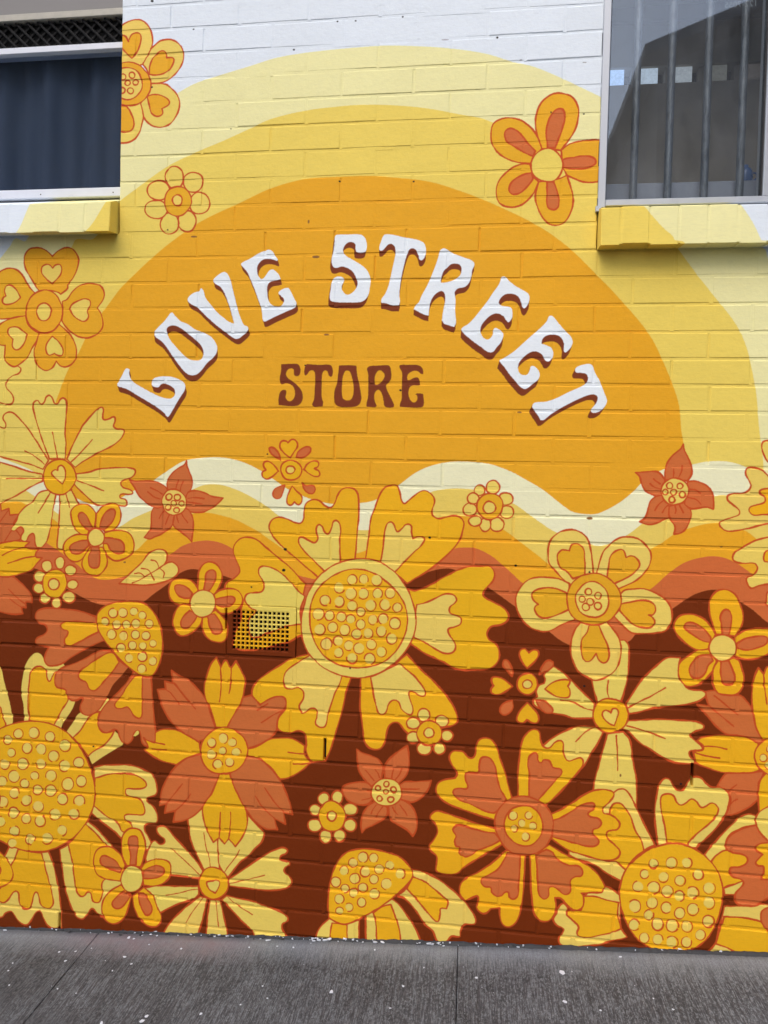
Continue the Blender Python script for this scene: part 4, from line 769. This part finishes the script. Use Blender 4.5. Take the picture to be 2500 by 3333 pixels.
# ------------------------------------------------------------------ air vent
vent=thing('air_vent','square hole brick air vent painted over with the mural, left of the great sunflower','air vent',(-.12,0,1.061))
vx0,vx1,vz0,vz1=-.1215,.1215,-.0848,.0848
gx0,gx1,gz0,gz1=-.1035,.0990,-.0690,.0690
fr=MB()
fr.bbox(vx0,vx1,-.0022,.03,gz1,vz1,.0015); fr.bbox(vx0,vx1,-.0022,.03,vz0,gz0,.0015); fr.bbox(vx0,gx0,-.0020,.03,gz0-.001,gz1+.001,.001); fr.bbox(gx1,vx1,-.0020,.03,gz0-.001,gz1+.001,.001)
fr.build('vent_frame',PAINT,vent)
gr=MB(); nx,nz=13,9; px_=(gx1-gx0)/nx; pz_=(gz1-gz0)/nz; bw=.0052
for i in range(nx+1):
    x=gx0+i*px_; gr.bbox(x-bw/2,x+bw/2,-.0016,.008,gz0,gz1,.0012)
for k in range(nz+1):
    z=gz0+k*pz_; gr.bbox(gx0,gx1,-.0012,.0078,z-bw/2,z+bw/2,.0012)
gr.build('vent_grille',PAINT,vent)
cv=MB(); cv.box(vx0,vx1,.075,.08,vz0,vz1)
for (a,b,c,d) in ((vx0,vx0+.003,vz0,vz1),(vx1-.003,vx1,vz0,vz1),(vx0,vx1,vz0,vz0+.003),(vx0,vx1,vz1-.003,vz1)): cv.box(a,b,.031,.08,c,d)
cv.build('vent_cavity',M_DARK,vent)

# ------------------------------------------------------------------ sills
def sill(label,x0,x1,zf0,zf1,zb,p0,p1,pitch,first,yb,up):
    s=thing('window_sill',label,'window sill',((x0+x1)/2,0,zf0),'rowlock brick sills under the windows')
    cx_=(x0+x1)/2; x=first; q=random.Random(int(x0*100)); L_=[]
    while x>x0: x-=pitch
    while x<x1:
        a,b=max(x+.0025,x0),min(x+pitch-.0025,x1); x+=pitch
        if b-a>.012: L_.append((a,b))
    for a,b in L_:
        m=MB(); j=lambda s_: q.uniform(-s_,s_); e=.0030
        y0=-p0+j(.0015); y1=-p1+j(.0015); zt=zf1+j(.0015); zbm=zf0+j(.0034)
        ring=[(y1,zbm+e),(y0,zt-e),(y0+e,zt),(yb,zb),(yb,zf0+up),(-.001,zf0+up)]
        V=[]; 
        for xx,ins in ((a,0),(a+.0035,1),(b-.0035,1),(b,0)):
            for k,(yy,zz) in enumerate(ring):
                V.append((xx-cx_+j(.0006),yy+(0.002 if not ins and k in (0,1,2,5) else 0)+j(.0004),zz-zf0))
        n=6; Fc=[tuple(range(n))]+[tuple(range(3*n,4*n))[::-1]]
        for l in range(3):
            for k in range(n): Fc.append((l*n+k,l*n+n+k,l*n+n+(k+1)%n,l*n+(k+1)%n))
        m.add(V,Fc); m.build('brick',PAINT,s)
    m=MB()                                             # pointing between the sill bricks
    for (a,b),(a2,b2) in zip(L_,L_[1:]):
        dpt=q.uniform(.0006,.0016); m.add([(b-cx_-.004,-p1+dpt,.004),(a2-cx_+.004,-p1+dpt,.004),(a2-cx_+.004,-p0+dpt,zf1-zf0-.002),(b-cx_-.004,-p0+dpt,zf1-zf0-.002),(a2-cx_+.004,yb,zb-zf0-.003),(b-cx_-.004,yb,zb-zf0-.003),(a2-cx_+.004,yb,.004),(b-cx_-.004,yb,.004),(b-cx_-.004,-p1+dpt,.004),(a2-cx_+.004,-p1+dpt,.004),(a2-cx_+.004,-.001,up+.0012),(b-cx_-.004,-.001,up+.0012)],[(0,1,2,3),(3,2,4,5),(0,8,9,1),(8,11,10,9)])
    o=m.build('mortar',PAINT,s)
    return s
sill('brick sill painted cream and yellow under the dark window with the black mesh',-1.925,-.6615,2.409,2.513,2.566,.052,.060,.0935,-1.032,.06,.013)
sill('brick sill painted yellow, cream and white under the window with grey metal bars',.9605,1.975,2.332,2.451,2.478,.055,.061,.0868,1.021,.03,.006)

# ------------------------------------------------------------------ window materials
M_ALU=simple('grey_aluminium',(.42,.44,.47),.38,.25,.06,30)
M_WHITEALU=simple('white_window_frame',(.68,.71,.78),.35,0,.05,25)
M_OFFWHITE=simple('weathered_offwhite_frame',(.42,.40,.34),.6,0,.22,35,.1)
M_LINTEL=simple('grey_lintel_board',(.22,.21,.205),.7,0,.08,9)
M_MESH=simple('black_powder_coat',(.0035,.0035,.004),.95,.0,.2,60)
M_GASKET=simple('black_rubber',(.01,.01,.011),.6)
M_SCREW=simple('rusty_screw',(.05,.035,.03),.6,.5)
def glass(name,tint,refl=1.0,rough=.0,refl_base=.045,dust=.006):
    m=bpy.data.materials.new(name); m.use_nodes=True; nt=m.node_tree; nt.nodes.remove(nt.nodes['Principled BSDF'])
    t=node(nt,'ShaderNodeBsdfTransparent'); t.inputs[0].default_value=tint+(1,)
    g=node(nt,'ShaderNodeBsdfGlossy'); g.inputs['Roughness'].default_value=rough; g.inputs[0].default_value=(refl*.72,refl*.84,refl,1)
    lw=node(nt,'ShaderNodeLayerWeight'); lw.inputs[0].default_value=.5; fr5=mth(nt,'POWER',lw.outputs['Facing'],5.0); fz=mth(nt,'ADD',mth(nt,'MULTIPLY',fr5,.9),refl_base)
    tc=node(nt,'ShaderNodeTexCoord').outputs['Object']; 
    mx=node(nt,'ShaderNodeMixShader'); lk(nt,fz,mx.inputs[0]); lk(nt,t.outputs[0],mx.inputs[1]); lk(nt,g.outputs[0],mx.inputs[2])
    
    df=node(nt,'ShaderNodeBsdfDiffuse'); df.inputs[0].default_value=(.50,.53,.58,1)
    n1=noise(nt,tc,3.0,4,.6); n2=noise(nt,scaled(nt,tc,(14,14,3)),2.0,4,.7); sm=mth(nt,'MULTIPLY',mapr(nt,n1,.3,.7,.4,1.3),mapr(nt,n2,.3,.7,dust*.6,dust*1.4))
    m2=node(nt,'ShaderNodeMixShader'); lk(nt,sm,m2.inputs[0]); lk(nt,mx.outputs[0],m2.inputs[1]); lk(nt,df.outputs[0],m2.inputs[2])   # dust and wiped smears on the pane
    lk(nt,m2.outputs[0],nt.nodes['Material Output'].inputs[0]); return m
G_DARK=glass('dark_window_glass',(.86,.90,.96)); G_CLEAR=glass('window_glass',(.90,.92,.93),1.0,.015,.05,.05)

# ------------------------------------------------------------------ left window
wl=thing('window','dark window with white frame and black diamond security mesh strip, beside a painted half flower','window',(-1.288,.04,2.57))
ox,oy,oz=-1.288,.04,2.57
def W(m,x0,x1,y0,y1,z0,z1,b=.0015): m.bbox(x0-ox,x1-ox,y0-oy,y1-oy,z0-oz,z1-oz,b); return m
XL,XR=-1.918,-.652
W(MB(),XL,XR,.056,.096,3.232,3.528,.003).build('lintel_board',M_LINTEL,wl)
W(MB(),XL,XR,.048,.096,3.206,3.2305,.002).build('head_rail',M_OFFWHITE,wl)
W(MB(),XL+.013,XR-.013,.050,.096,3.091,3.113,.0015).build('transom',M_WHITEALU,wl)
br_=W(MB(),XL,XR,.044,.096,2.572,2.604,.002).build('bottom_rail',M_WHITEALU,wl)
for sx in (-.705,-.98,-1.26,-1.54):
    MB().tube((sx-ox,.0432-oy,2.585-oz),(sx-ox,.0455-oy,2.585-oz),.0022,8).build('screw',M_SCREW,br_)
for a,b in ((XL,XL+.013),(XR-.013,XR)): W(MB(),a,b,.046,.096,2.6045,3.2055,.0015).build('jamb',M_WHITEALU,wl)
me_=MB(); z0,z1=3.114,3.205; x0,x1=XL+.013,XR-.013; s=.0425
for sg in (1,-1):
    k=x0-.2
    while k<x1+.2:
        pa=[]; 
        for zz in (z0,z1):
            pa.append((k+sg*(zz-z0)*1.05,zz))
        (xa,za),(xb,zb_)=pa
        def cl(xx): return max(x0,min(x1,xx))
        if xb!=xa:
            t0=(cl(xa)-xa)/(xb-xa); t1=(cl(xb)-xa)/(xb-xa)
            if t1>t0: me_.tube((xa+(xb-xa)*t0-ox,.066-oy+.0035*sg,za+(zb_-za)*t0-oz),(xa+(xb-xa)*t1-ox,.066-oy+.0035*sg,za+(zb_-za)*t1-oz),.0048,6)
        k+=s
me_.build('security_mesh',M_MESH,wl)
MB().box(x0-ox,x1-ox,.077-oy,.079-oy,z0-oz,z1-oz).build('fly_screen',simple('fly_screen',(.010,.009,.009),.9,0,.5,25),wl)
W(MB(),XL+.013,XR-.013,.070,.074,2.604,3.091,.0005).build('glass_pane',G_DARK,wl)
# added folded sheet standing in for vertical reflections in the dark glass
M_NAVYSHEET=simple('navy_reflection_sheet',(.044,.056,.078),.9,0,.12,14)
cu=MB(); N=150; V=[]
for i in range(N+1):
    x=-1.90+1.23*i/N; y=.125+.011*math.sin(x*33+.6*math.sin(x*9))+.008*math.sin(x*71)
    V+=[(x+1.288,y-.12,-.07),(x+1.288,y-.12+.004*math.sin(x*20),.72)]
cu.add(V,[(2*i,2*i+2,2*i+3,2*i+1) for i in range(N)],True)
cuo=cu.build('reflection_sheet',M_NAVYSHEET); cuo.location=(-1.288,.12,2.588); tag(cuo,'navy folded sheet added to stand in for vertical reflections in the dark window glass','reflection_sheet')

# ------------------------------------------------------------------ right window
wr=thing('window','window with grey aluminium frame, clear glass and galvanised bars, above the yellow and cream sill','window',(1.46,0,2.48))
ox,oy,oz=1.46,0,2.48
W(MB(),.957,.9805,-.006,.055,2.470,3.370,.002).build('jamb',M_ALU,wr)
W(MB(),.9805,1.9455,-.008,.055,2.474,2.494,.002).build('bottom_rail',M_ALU,wr)
W(MB(),.950,.968,-.012,.02,2.456,2.4735,.001).build('corner_cap',M_ALU,wr)
W(MB(),1.454,1.490,-.006,.053,2.494,3.346,.002).build('mullion',M_ALU,wr)
W(MB(),1.9455,1.968,-.006,.055,2.470,3.370,.002).build('jamb',M_ALU,wr)
W(MB(),.9805,1.9455,-.008,.055,3.346,3.368,.002).build('head_rail',M_ALU,wr)
g=MB()
for a,b in ((.9805,.9835),(1.4495,1.454),(1.490,1.493),(1.9425,1.9455)): W(g,a,b,.003,.02,2.4975,3.3455,.0005)
for a,b in ((.9835,1.4495),(1.493,1.9425)): W(g,a,b,.003,.02,2.494,2.4972,.0005)
g.build('glazing_gasket',M_GASKET,wr)
for a,b in ((.9836,1.4494),(1.4931,1.9424)): MB().box(a-ox,b-ox,.012-oy,.016-oy,2.4973-oz,3.3455-oz).build('glass_pane',G_CLEAR,wr)
# mirrored phone number on the inside of the glass
fc=bpy.data.curves.new('phone_number','FONT'); fc.body='122-7055'; fc.size=.026; fc.extrude=.0001; fc.align_x='CENTER'
fo=bpy.data.objects.new('phone_number',fc); fc.materials.append(simple('chalk_white_lettering',(.20,.21,.21),.8)); link(fo,wr)
xx,zz=wall_point(2412,12,.018); fo.location=(float(xx[0])-ox,.0175,float(zz[0])-oz-.010); fo.rotation_euler=(R_(90),0,R_(180))
# galvanised bars
m,nt,p=mat('galvanised_steel'); M_GALV=m
tc=node(nt,'ShaderNodeTexCoord').outputs['Object']; n1=noise(nt,scaled(nt,tc,(60,60,14)),1.5,5,.7); n2=noise(nt,tc,120,3)
c=mix(nt,mapr(nt,n1,.35,.7,0,1),(.050,.058,.068),(.17,.19,.21)); c=mix(nt,mapr(nt,n2,.62,.75,0,.6),c,(.12,.08,.06)); lk(nt,c,p.inputs['Base Color']); p.inputs['Metallic'].default_value=.35; p.inputs['Roughness'].default_value=.45
for px in (2070,2182,2301,2417,2540,2660,2780):
    X,Z=wall_point(px,340,.085); X=float(X[0])
    if X<1.93: MB().tube((X-ox,.085,2.47-oz),(X-ox,.085,3.37-oz),.0125,14).build('security_bar',M_GALV,wr)

# ------------------------------------------------------------------ rooms behind the glass, and stand-ins for reflections in it
M_TAUPE=simple('taupe_reflected_wall',(.24,.21,.17),.85,0,.25,9,.1)
M_ROOM=simple('dim_room_lining',(.05,.05,.055),.9,0,.2,12)
room=MB(); room.box(.70,.715,.215,.9,2.3,3.5); room.box(2.20,2.215,.215,.9,2.3,3.5); room.box(.70,2.215,.215,.9,3.5,3.51); room.box(.70,2.215,.215,.9,2.30,2.31)
room.box(-2.0,-.55,.215,.23,2.4,3.55); room.box(-2.0,-1.985,.215,.9,2.4,3.55)
room.build('room_interior',M_ROOM)['kind']='structure'
bw_=thing('reflection_wall','added taupe wall with square blocks standing in for the building mirrored in the glass','reflection stand-in',(1.46,.62,2.31))  # added wall standing in for the building reflected in the pane
def X4(px,py,Y):
    a,b=wall_point(px,py,Y); return float(a[0]),float(b[0])
ra=[]
YB=.42
for k,(a,b,c,d) in enumerate(((235,370,605,770),(500,675,590,755),(820,985,575,740),(1145,1300,560,725),(1475,1605,548,715))):
    xa,zb_=X4(1900+a/2.765,d/2.765,YB); xb,za=X4(1900+b/2.765,c/2.765,YB); ra.append((xa,xb,zb_,za))
zlo=min(r_[2] for r_ in ra); zhi=max(r_[3] for r_ in ra)
wm=MB(); wm.box(.715-1.46,2.2-1.46,YB-.62,YB-.62+.06,2.31-2.31,zlo-2.31); wm.box(.715-1.46,2.2-1.46,YB-.62,YB-.62+.06,zhi-2.31,3.5-2.31)
prev=.715
for (a,b,c,d) in ra: 
    if a>prev: wm.box(prev-1.46,a-.018-1.46,YB-.62+.02,YB-.62+.06,zlo-2.31,zhi-2.31)
    prev=b+.03
wm.box(prev-1.46,2.2-1.46,YB-.62,YB-.62+.06,zlo-2.31,zhi-2.31)
wm.build('masonry',M_TAUPE,bw_); MB().box(.715-1.46,2.2-1.46,YB-.62+.07,YB-.62+.08,0,1.19).build('backing',M_DARK,bw_)
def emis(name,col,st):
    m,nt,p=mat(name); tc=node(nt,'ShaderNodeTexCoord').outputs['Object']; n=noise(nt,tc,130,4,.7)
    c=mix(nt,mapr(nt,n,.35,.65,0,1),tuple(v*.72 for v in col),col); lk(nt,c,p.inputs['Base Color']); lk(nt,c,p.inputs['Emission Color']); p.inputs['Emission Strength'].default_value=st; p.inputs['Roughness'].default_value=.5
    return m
EM=[emis('glowing_block_blue',(.30,.44,.70),.75),emis('glowing_block_pale',(.42,.50,.60),.62),emis('glowing_block_grey',(.38,.42,.46),.45),emis('glowing_block_dull',(.20,.20,.18),.25),emis('glowing_block_brown',(.13,.11,.10),.2)]  # glow put into the blocks for light behind them, weaker to the right
for k,(a,b,c,d) in enumerate(ra): MB().bbox(a-1.46,b-1.46,YB-.62+.004,YB-.62+.05,c-2.31+.004,d-2.31-.004,.004).build('glowing_block',EM[k],bw_)
MB().bbox(.715-1.46,2.2-1.46,YB-.62-.02,YB-.62,zhi+.155-2.31,zhi+.21-2.31,.004).build('reflected_band',simple('rust_brown_band',(.09,.065,.06),.7),bw_)  # added bar standing in for a rust-brown reflection
# added ledge standing in for the reflected pavement, and the blue jug on it
lg=MB(); LZ=float(wall_point(2200,592,.11)[1][0]); lg.bbox(.72,2.19,.11,.20,2.44,LZ,.004); lo=lg.build('pavement_reflection',simple('pale_grey_reflection',(.24,.26,.31),.5,0,.15,16)); lo['kind']='structure'
bx,bz=X4(2408,590,.2)
jg=thing('jug','small translucent blue jug standing on the ledge behind the barred window','jug',(bx,.155,LZ))
j=MB(); prof=[(.0,.0),(.020,.001),(.024,.010),(.024,.040),(.019,.052),(.010,.058),(.010,.066),(.0,.066)]; n=18; V=[]
for r0,z in prof:
    for k in range(n): t=2*math.pi*k/n; V.append((r0*math.cos(t),r0*math.sin(t),z))
j.add(V,[(l*n+k,l*n+(k+1)%n,(l+1)*n+(k+1)%n,(l+1)*n+k) for l in range(len(prof)-1) for k in range(n)],True)
M_BLUE=simple('blue_plastic',(.04,.10,.26),.3); j.build('body',M_BLUE,jg)
h=MB(); pts=[(.022,0,.042),(.036,0,.040),(.038,0,.024),(.024,0,.014)]
for a,b in zip(pts,pts[1:]): h.tube(a,b,.003,8)
h.build('handle',M_BLUE,jg)
# ------------------------------------------------------------------ pavement and street
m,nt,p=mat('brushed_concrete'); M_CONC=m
tc=node(nt,'ShaderNodeNewGeometry').outputs['Position']; sp=node(nt,'ShaderNodeSeparateXYZ'); lk(nt,tc,sp.inputs[0])
broom=noise(nt,scaled(nt,tc,(300,16,16)),1.0,5,.7,.2); broom2=noise(nt,scaled(nt,tc,(90,9,9)),1.0,3,.6)
grain=noise(nt,tc,300,4,.7); mott=noise(nt,scaled(nt,tc,(150,85,85)),1.0,6,.72,.3); big=noise(nt,tc,4.2,4,.6); patch=noise(nt,tc,13,4,.6)
base=mix(nt,mapr(nt,grain,.3,.7,0,1),(.112,.126,.140),(.28,.305,.332))
dark=(.019,.021,.022)
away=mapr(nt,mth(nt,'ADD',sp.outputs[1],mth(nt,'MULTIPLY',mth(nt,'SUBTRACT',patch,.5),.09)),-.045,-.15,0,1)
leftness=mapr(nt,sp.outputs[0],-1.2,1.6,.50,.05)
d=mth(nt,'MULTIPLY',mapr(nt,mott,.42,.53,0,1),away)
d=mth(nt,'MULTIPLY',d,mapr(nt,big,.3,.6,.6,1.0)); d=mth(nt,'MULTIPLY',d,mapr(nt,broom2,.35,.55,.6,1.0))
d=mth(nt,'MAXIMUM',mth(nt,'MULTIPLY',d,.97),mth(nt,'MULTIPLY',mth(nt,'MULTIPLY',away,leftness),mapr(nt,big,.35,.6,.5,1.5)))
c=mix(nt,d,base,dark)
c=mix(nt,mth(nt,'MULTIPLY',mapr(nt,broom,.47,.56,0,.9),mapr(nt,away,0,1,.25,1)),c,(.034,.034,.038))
pink=mth(nt,'MULTIPLY',mth(nt,'SUBTRACT',1.0,away),mth(nt,'MULTIPLY',mapr(nt,sp.outputs[0],-.95,-.6,0,1),mapr(nt,sp.outputs[0],-.25,-.05,1,0)))
c=mix(nt,mth(nt,'MULTIPLY',pink,mapr(nt,patch,.3,.6,.25,.7)),c,(.20,.135,.145))
c=mix(nt,mapr(nt,noise(nt,tc,75,3,.6),.70,.76,0,.25),c,(.26,.27,.30))
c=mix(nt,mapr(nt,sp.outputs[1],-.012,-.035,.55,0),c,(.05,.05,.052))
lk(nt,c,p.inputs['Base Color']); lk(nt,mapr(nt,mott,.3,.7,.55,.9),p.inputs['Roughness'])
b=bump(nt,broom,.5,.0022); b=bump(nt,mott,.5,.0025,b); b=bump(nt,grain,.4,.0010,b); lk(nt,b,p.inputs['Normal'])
pv=bpy.data.objects.new('pavement',None); link(pv); pv['kind']='structure'
js=[-3.236,-1.964,-.692,.580,1.852,3.124,4.396]
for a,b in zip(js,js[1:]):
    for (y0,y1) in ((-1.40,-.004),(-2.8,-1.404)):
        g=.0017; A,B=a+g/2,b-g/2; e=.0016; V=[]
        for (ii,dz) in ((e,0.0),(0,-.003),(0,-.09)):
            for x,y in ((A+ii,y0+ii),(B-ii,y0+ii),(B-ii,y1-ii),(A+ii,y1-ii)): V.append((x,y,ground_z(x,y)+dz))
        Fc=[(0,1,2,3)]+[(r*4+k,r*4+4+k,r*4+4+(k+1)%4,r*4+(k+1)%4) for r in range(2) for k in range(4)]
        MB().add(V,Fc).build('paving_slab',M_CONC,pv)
g=MB(); V=[(x,y,ground_z(x,min(y,0))-.03) for x,y in ((-6,-2.795),(6,-2.795),(6,.25),(-6,.25))]; g.add(V,[(0,1,2,3)]); g.build('bedding_sand',M_DARK,pv)
k=MB(); V=[]
for (y,dz) in ((-2.80,0.0),(-2.95,0.0),(-2.96,-.01),(-2.965,-.13)):
    for x in (-30,30): V.append((x,y,ground_z(x,y)+dz))
k.add(V,[(2*i,2*i+2,2*i+3,2*i+1) for i in range(3)]); k.build('kerb',M_CONC)['kind']='structure'
M_ASPH=simple('asphalt',(.05,.05,.052),.9,0,.3,220,.5)
rd=MB(); rd.add([(-200,-200,SLOPE*0-.17-2.0),(200,-200,-.17-2.0),(30,-2.965,ground_z(30,-2.965)-.13),(-30,-2.965,ground_z(-30,-2.965)-.13)],[(0,1,2,3)])
rd.v=[(-200,-200,-3.0),(200,-200,3.0),(60,-2.962,ground_z(60,-2.962)-.13),(-60,-2.962,ground_z(-60,-2.962)-.13)]; rd.build('road',M_ASPH)['kind']='structure'
# houses across the street: they show only as reflections in the window glass
M_RENDER=simple('taupe_render',(.26,.23,.20),.85,0,.12,3); M_ROOF=simple('dark_roof_sheet',(.24,.22,.20),.7)
def house(label,x0,x1,h0,h1,y):
    t=thing('building',label,'building',((x0+x1)/2,y,0),'houses across the street'); w=(x1-x0)/2
    m=MB(); m.add([(-w,0,-1.5),(w,0,-1.5),(w,0,h1),(-w,0,h0),(-w,-6,-1.5),(w,-6,-1.5),(w,-6,h1),(-w,-6,h0)],[(0,1,2,3),(5,4,7,6),(4,0,3,7),(1,5,6,2),(3,2,6,7)]); m.build('wall',M_RENDER,t)
    r=MB(); r.add([(-w-.3,.35,h0-.0),(w+.3,.35,h1),(w+.3,-6.3,h1),(-w-.3,-6.3,h0),(-w-.3,.35,h0+.16),(w+.3,.35,h1+.16),(w+.3,-6.3,h1+.16),(-w-.3,-6.3,h0+.16)],[(0,1,5,4),(1,2,6,5),(2,3,7,6),(3,0,4,7),(4,5,6,7),(3,2,1,0)]); r.build('roof',M_ROOF,t)
    for k in range(int(2*w//3)):
        for z in (1.0,4.2):
            a=-w+1.0+3*k; f=MB(); f.bbox(a,a+1.2,-.02,.05,z,z+1.3,.01); f.build('window',M_GASKET,t)
    return t
house('tall taupe house across the street mirrored in the barred window',3.3,14.0,8.2,12.5,-9.0)
house('long taupe house across the street mirrored in the dark window',-16.0,-3.0,9.5,9.5,-9.0)
# black bitumen bead where slab and wall meet, with crumbs of old paint lying on it
M_TAR=simple('bitumen_sealant',(.030,.031,.034),.7,0,.4,140,.6)
q=random.Random(21); s=MB(); V=[]; N=700; x0=-2.8; x1=3.3
hsm=0
for i in range(N+1):
    x=x0+(x1-x0)*i/N; hsm=hsm*.6+q.uniform(-1,1)*.4; z=ground_z(x,0); w=.010+.005*hsm+.004*math.sin(x*1.3-.6); hh=.007+.005*hsm
    V+=[(x,-.001-.0,z+max(.002,hh)),(x,-w*.5,z+max(.0015,hh*.8)),(x,-max(.004,w),z+.0004),(x,-max(.004,w)-.001,z-.004)]
s.add(V,[(4*i+k,4*i+k+1,4*i+5+k,4*i+4+k) for i in range(N) for k in range(3)],False); s.build('joint_sealant',M_TAR)['kind']='structure'
def chip(m,x,y,z,sx,sy,rot,h,qq):
    n=qq.choice((4,5,6)); V=[]
    for k in range(n):
        t=2*math.pi*k/n+qq.uniform(-.3,.3); r=qq.uniform(.6,1.1); a=sx*r*math.cos(t); b=sy*r*math.sin(t); c_,s_=math.cos(rot),math.sin(rot)
        V.append((x+a*c_-b*s_,y+a*s_+b*c_,z+h+qq.uniform(0,h*.8)))
    V+=[(v[0],v[1],z) for v in V]
    m.add(V,[tuple(range(n))]+[(k,n+k,n+(k+1)%n,(k+1)%n) for k in range(n)])
M_FLAKE=simple('white_paint_flake',(.62,.66,.72),.6,0,.1,200); M_GRIT=simple('dark_grit',(.05,.048,.05),.9,0,.3,200)
fw=MB(); fd=MB()
for i in range(620):
    x=q.uniform(-1.6,2.2); dens=.5+.5*math.sin(x*2.3+1.2)
    if q.random()>.10+.7*dens: continue
    y=-.003-abs(q.gauss(0,.006)); z=ground_z(x,y)+q.uniform(0,.006); r=q.choice((.0010,.0016,.0022,.0035,.0060))
    chip(fw if q.random()<.5 else fd,x,y,z,r*q.uniform(.8,2.0),r*.7,q.uniform(-.4,.4),q.uniform(.0006,.003),q)
for px,py,r in ((405,3115,7),(427,3138,5),(477,3308,8),(462,3325,9),(330,3330,7),(187,3219,3.5),(248,3233,3),(213,3128,5),(193,3099,4),(246,3097,4),(298,3087,3),(366,3160,3.5),(436,3056,4),(420,3052,8),(485,3075,3.5),(1079,3229,8),(811,3084,5),(903,3080,4),(955,3084,4),(1220,3092,4),(1312,3210,5),(1551,3183,6),(1270,3282,4),(1830,3166,12),(1839,3261,8),(1955,3289,4),(2127,3251,4),(2191,3286,4),(855,3210,3),(870,3250,3),(590,3088,5),(783,3270,3),(654,3300,6),(1380,3150,3),(30,3207,4),(27,3160,4),(41,3135,3),(2020,3115,5)):
    X,Y=ground_point(px,py); s_=r/1500.0
    if Y<-.003: chip(fw,X,Y,ground_z(X,Y),s_*1.3,s_*1.6,q.uniform(0,3),.0008,q)
for i in range(18):
    x=q.uniform(-1.3,1.9); y=-abs(q.gauss(.05,.16)); z=ground_z(x,y); r=q.uniform(.0007,.0020); chip(fw,x,y,z,r,r*1.4,q.uniform(0,3),.0005,q)
fw.build('paint_flakes',M_FLAKE)['kind']='stuff'; fd.build('grit',M_GRIT)['kind']='stuff'
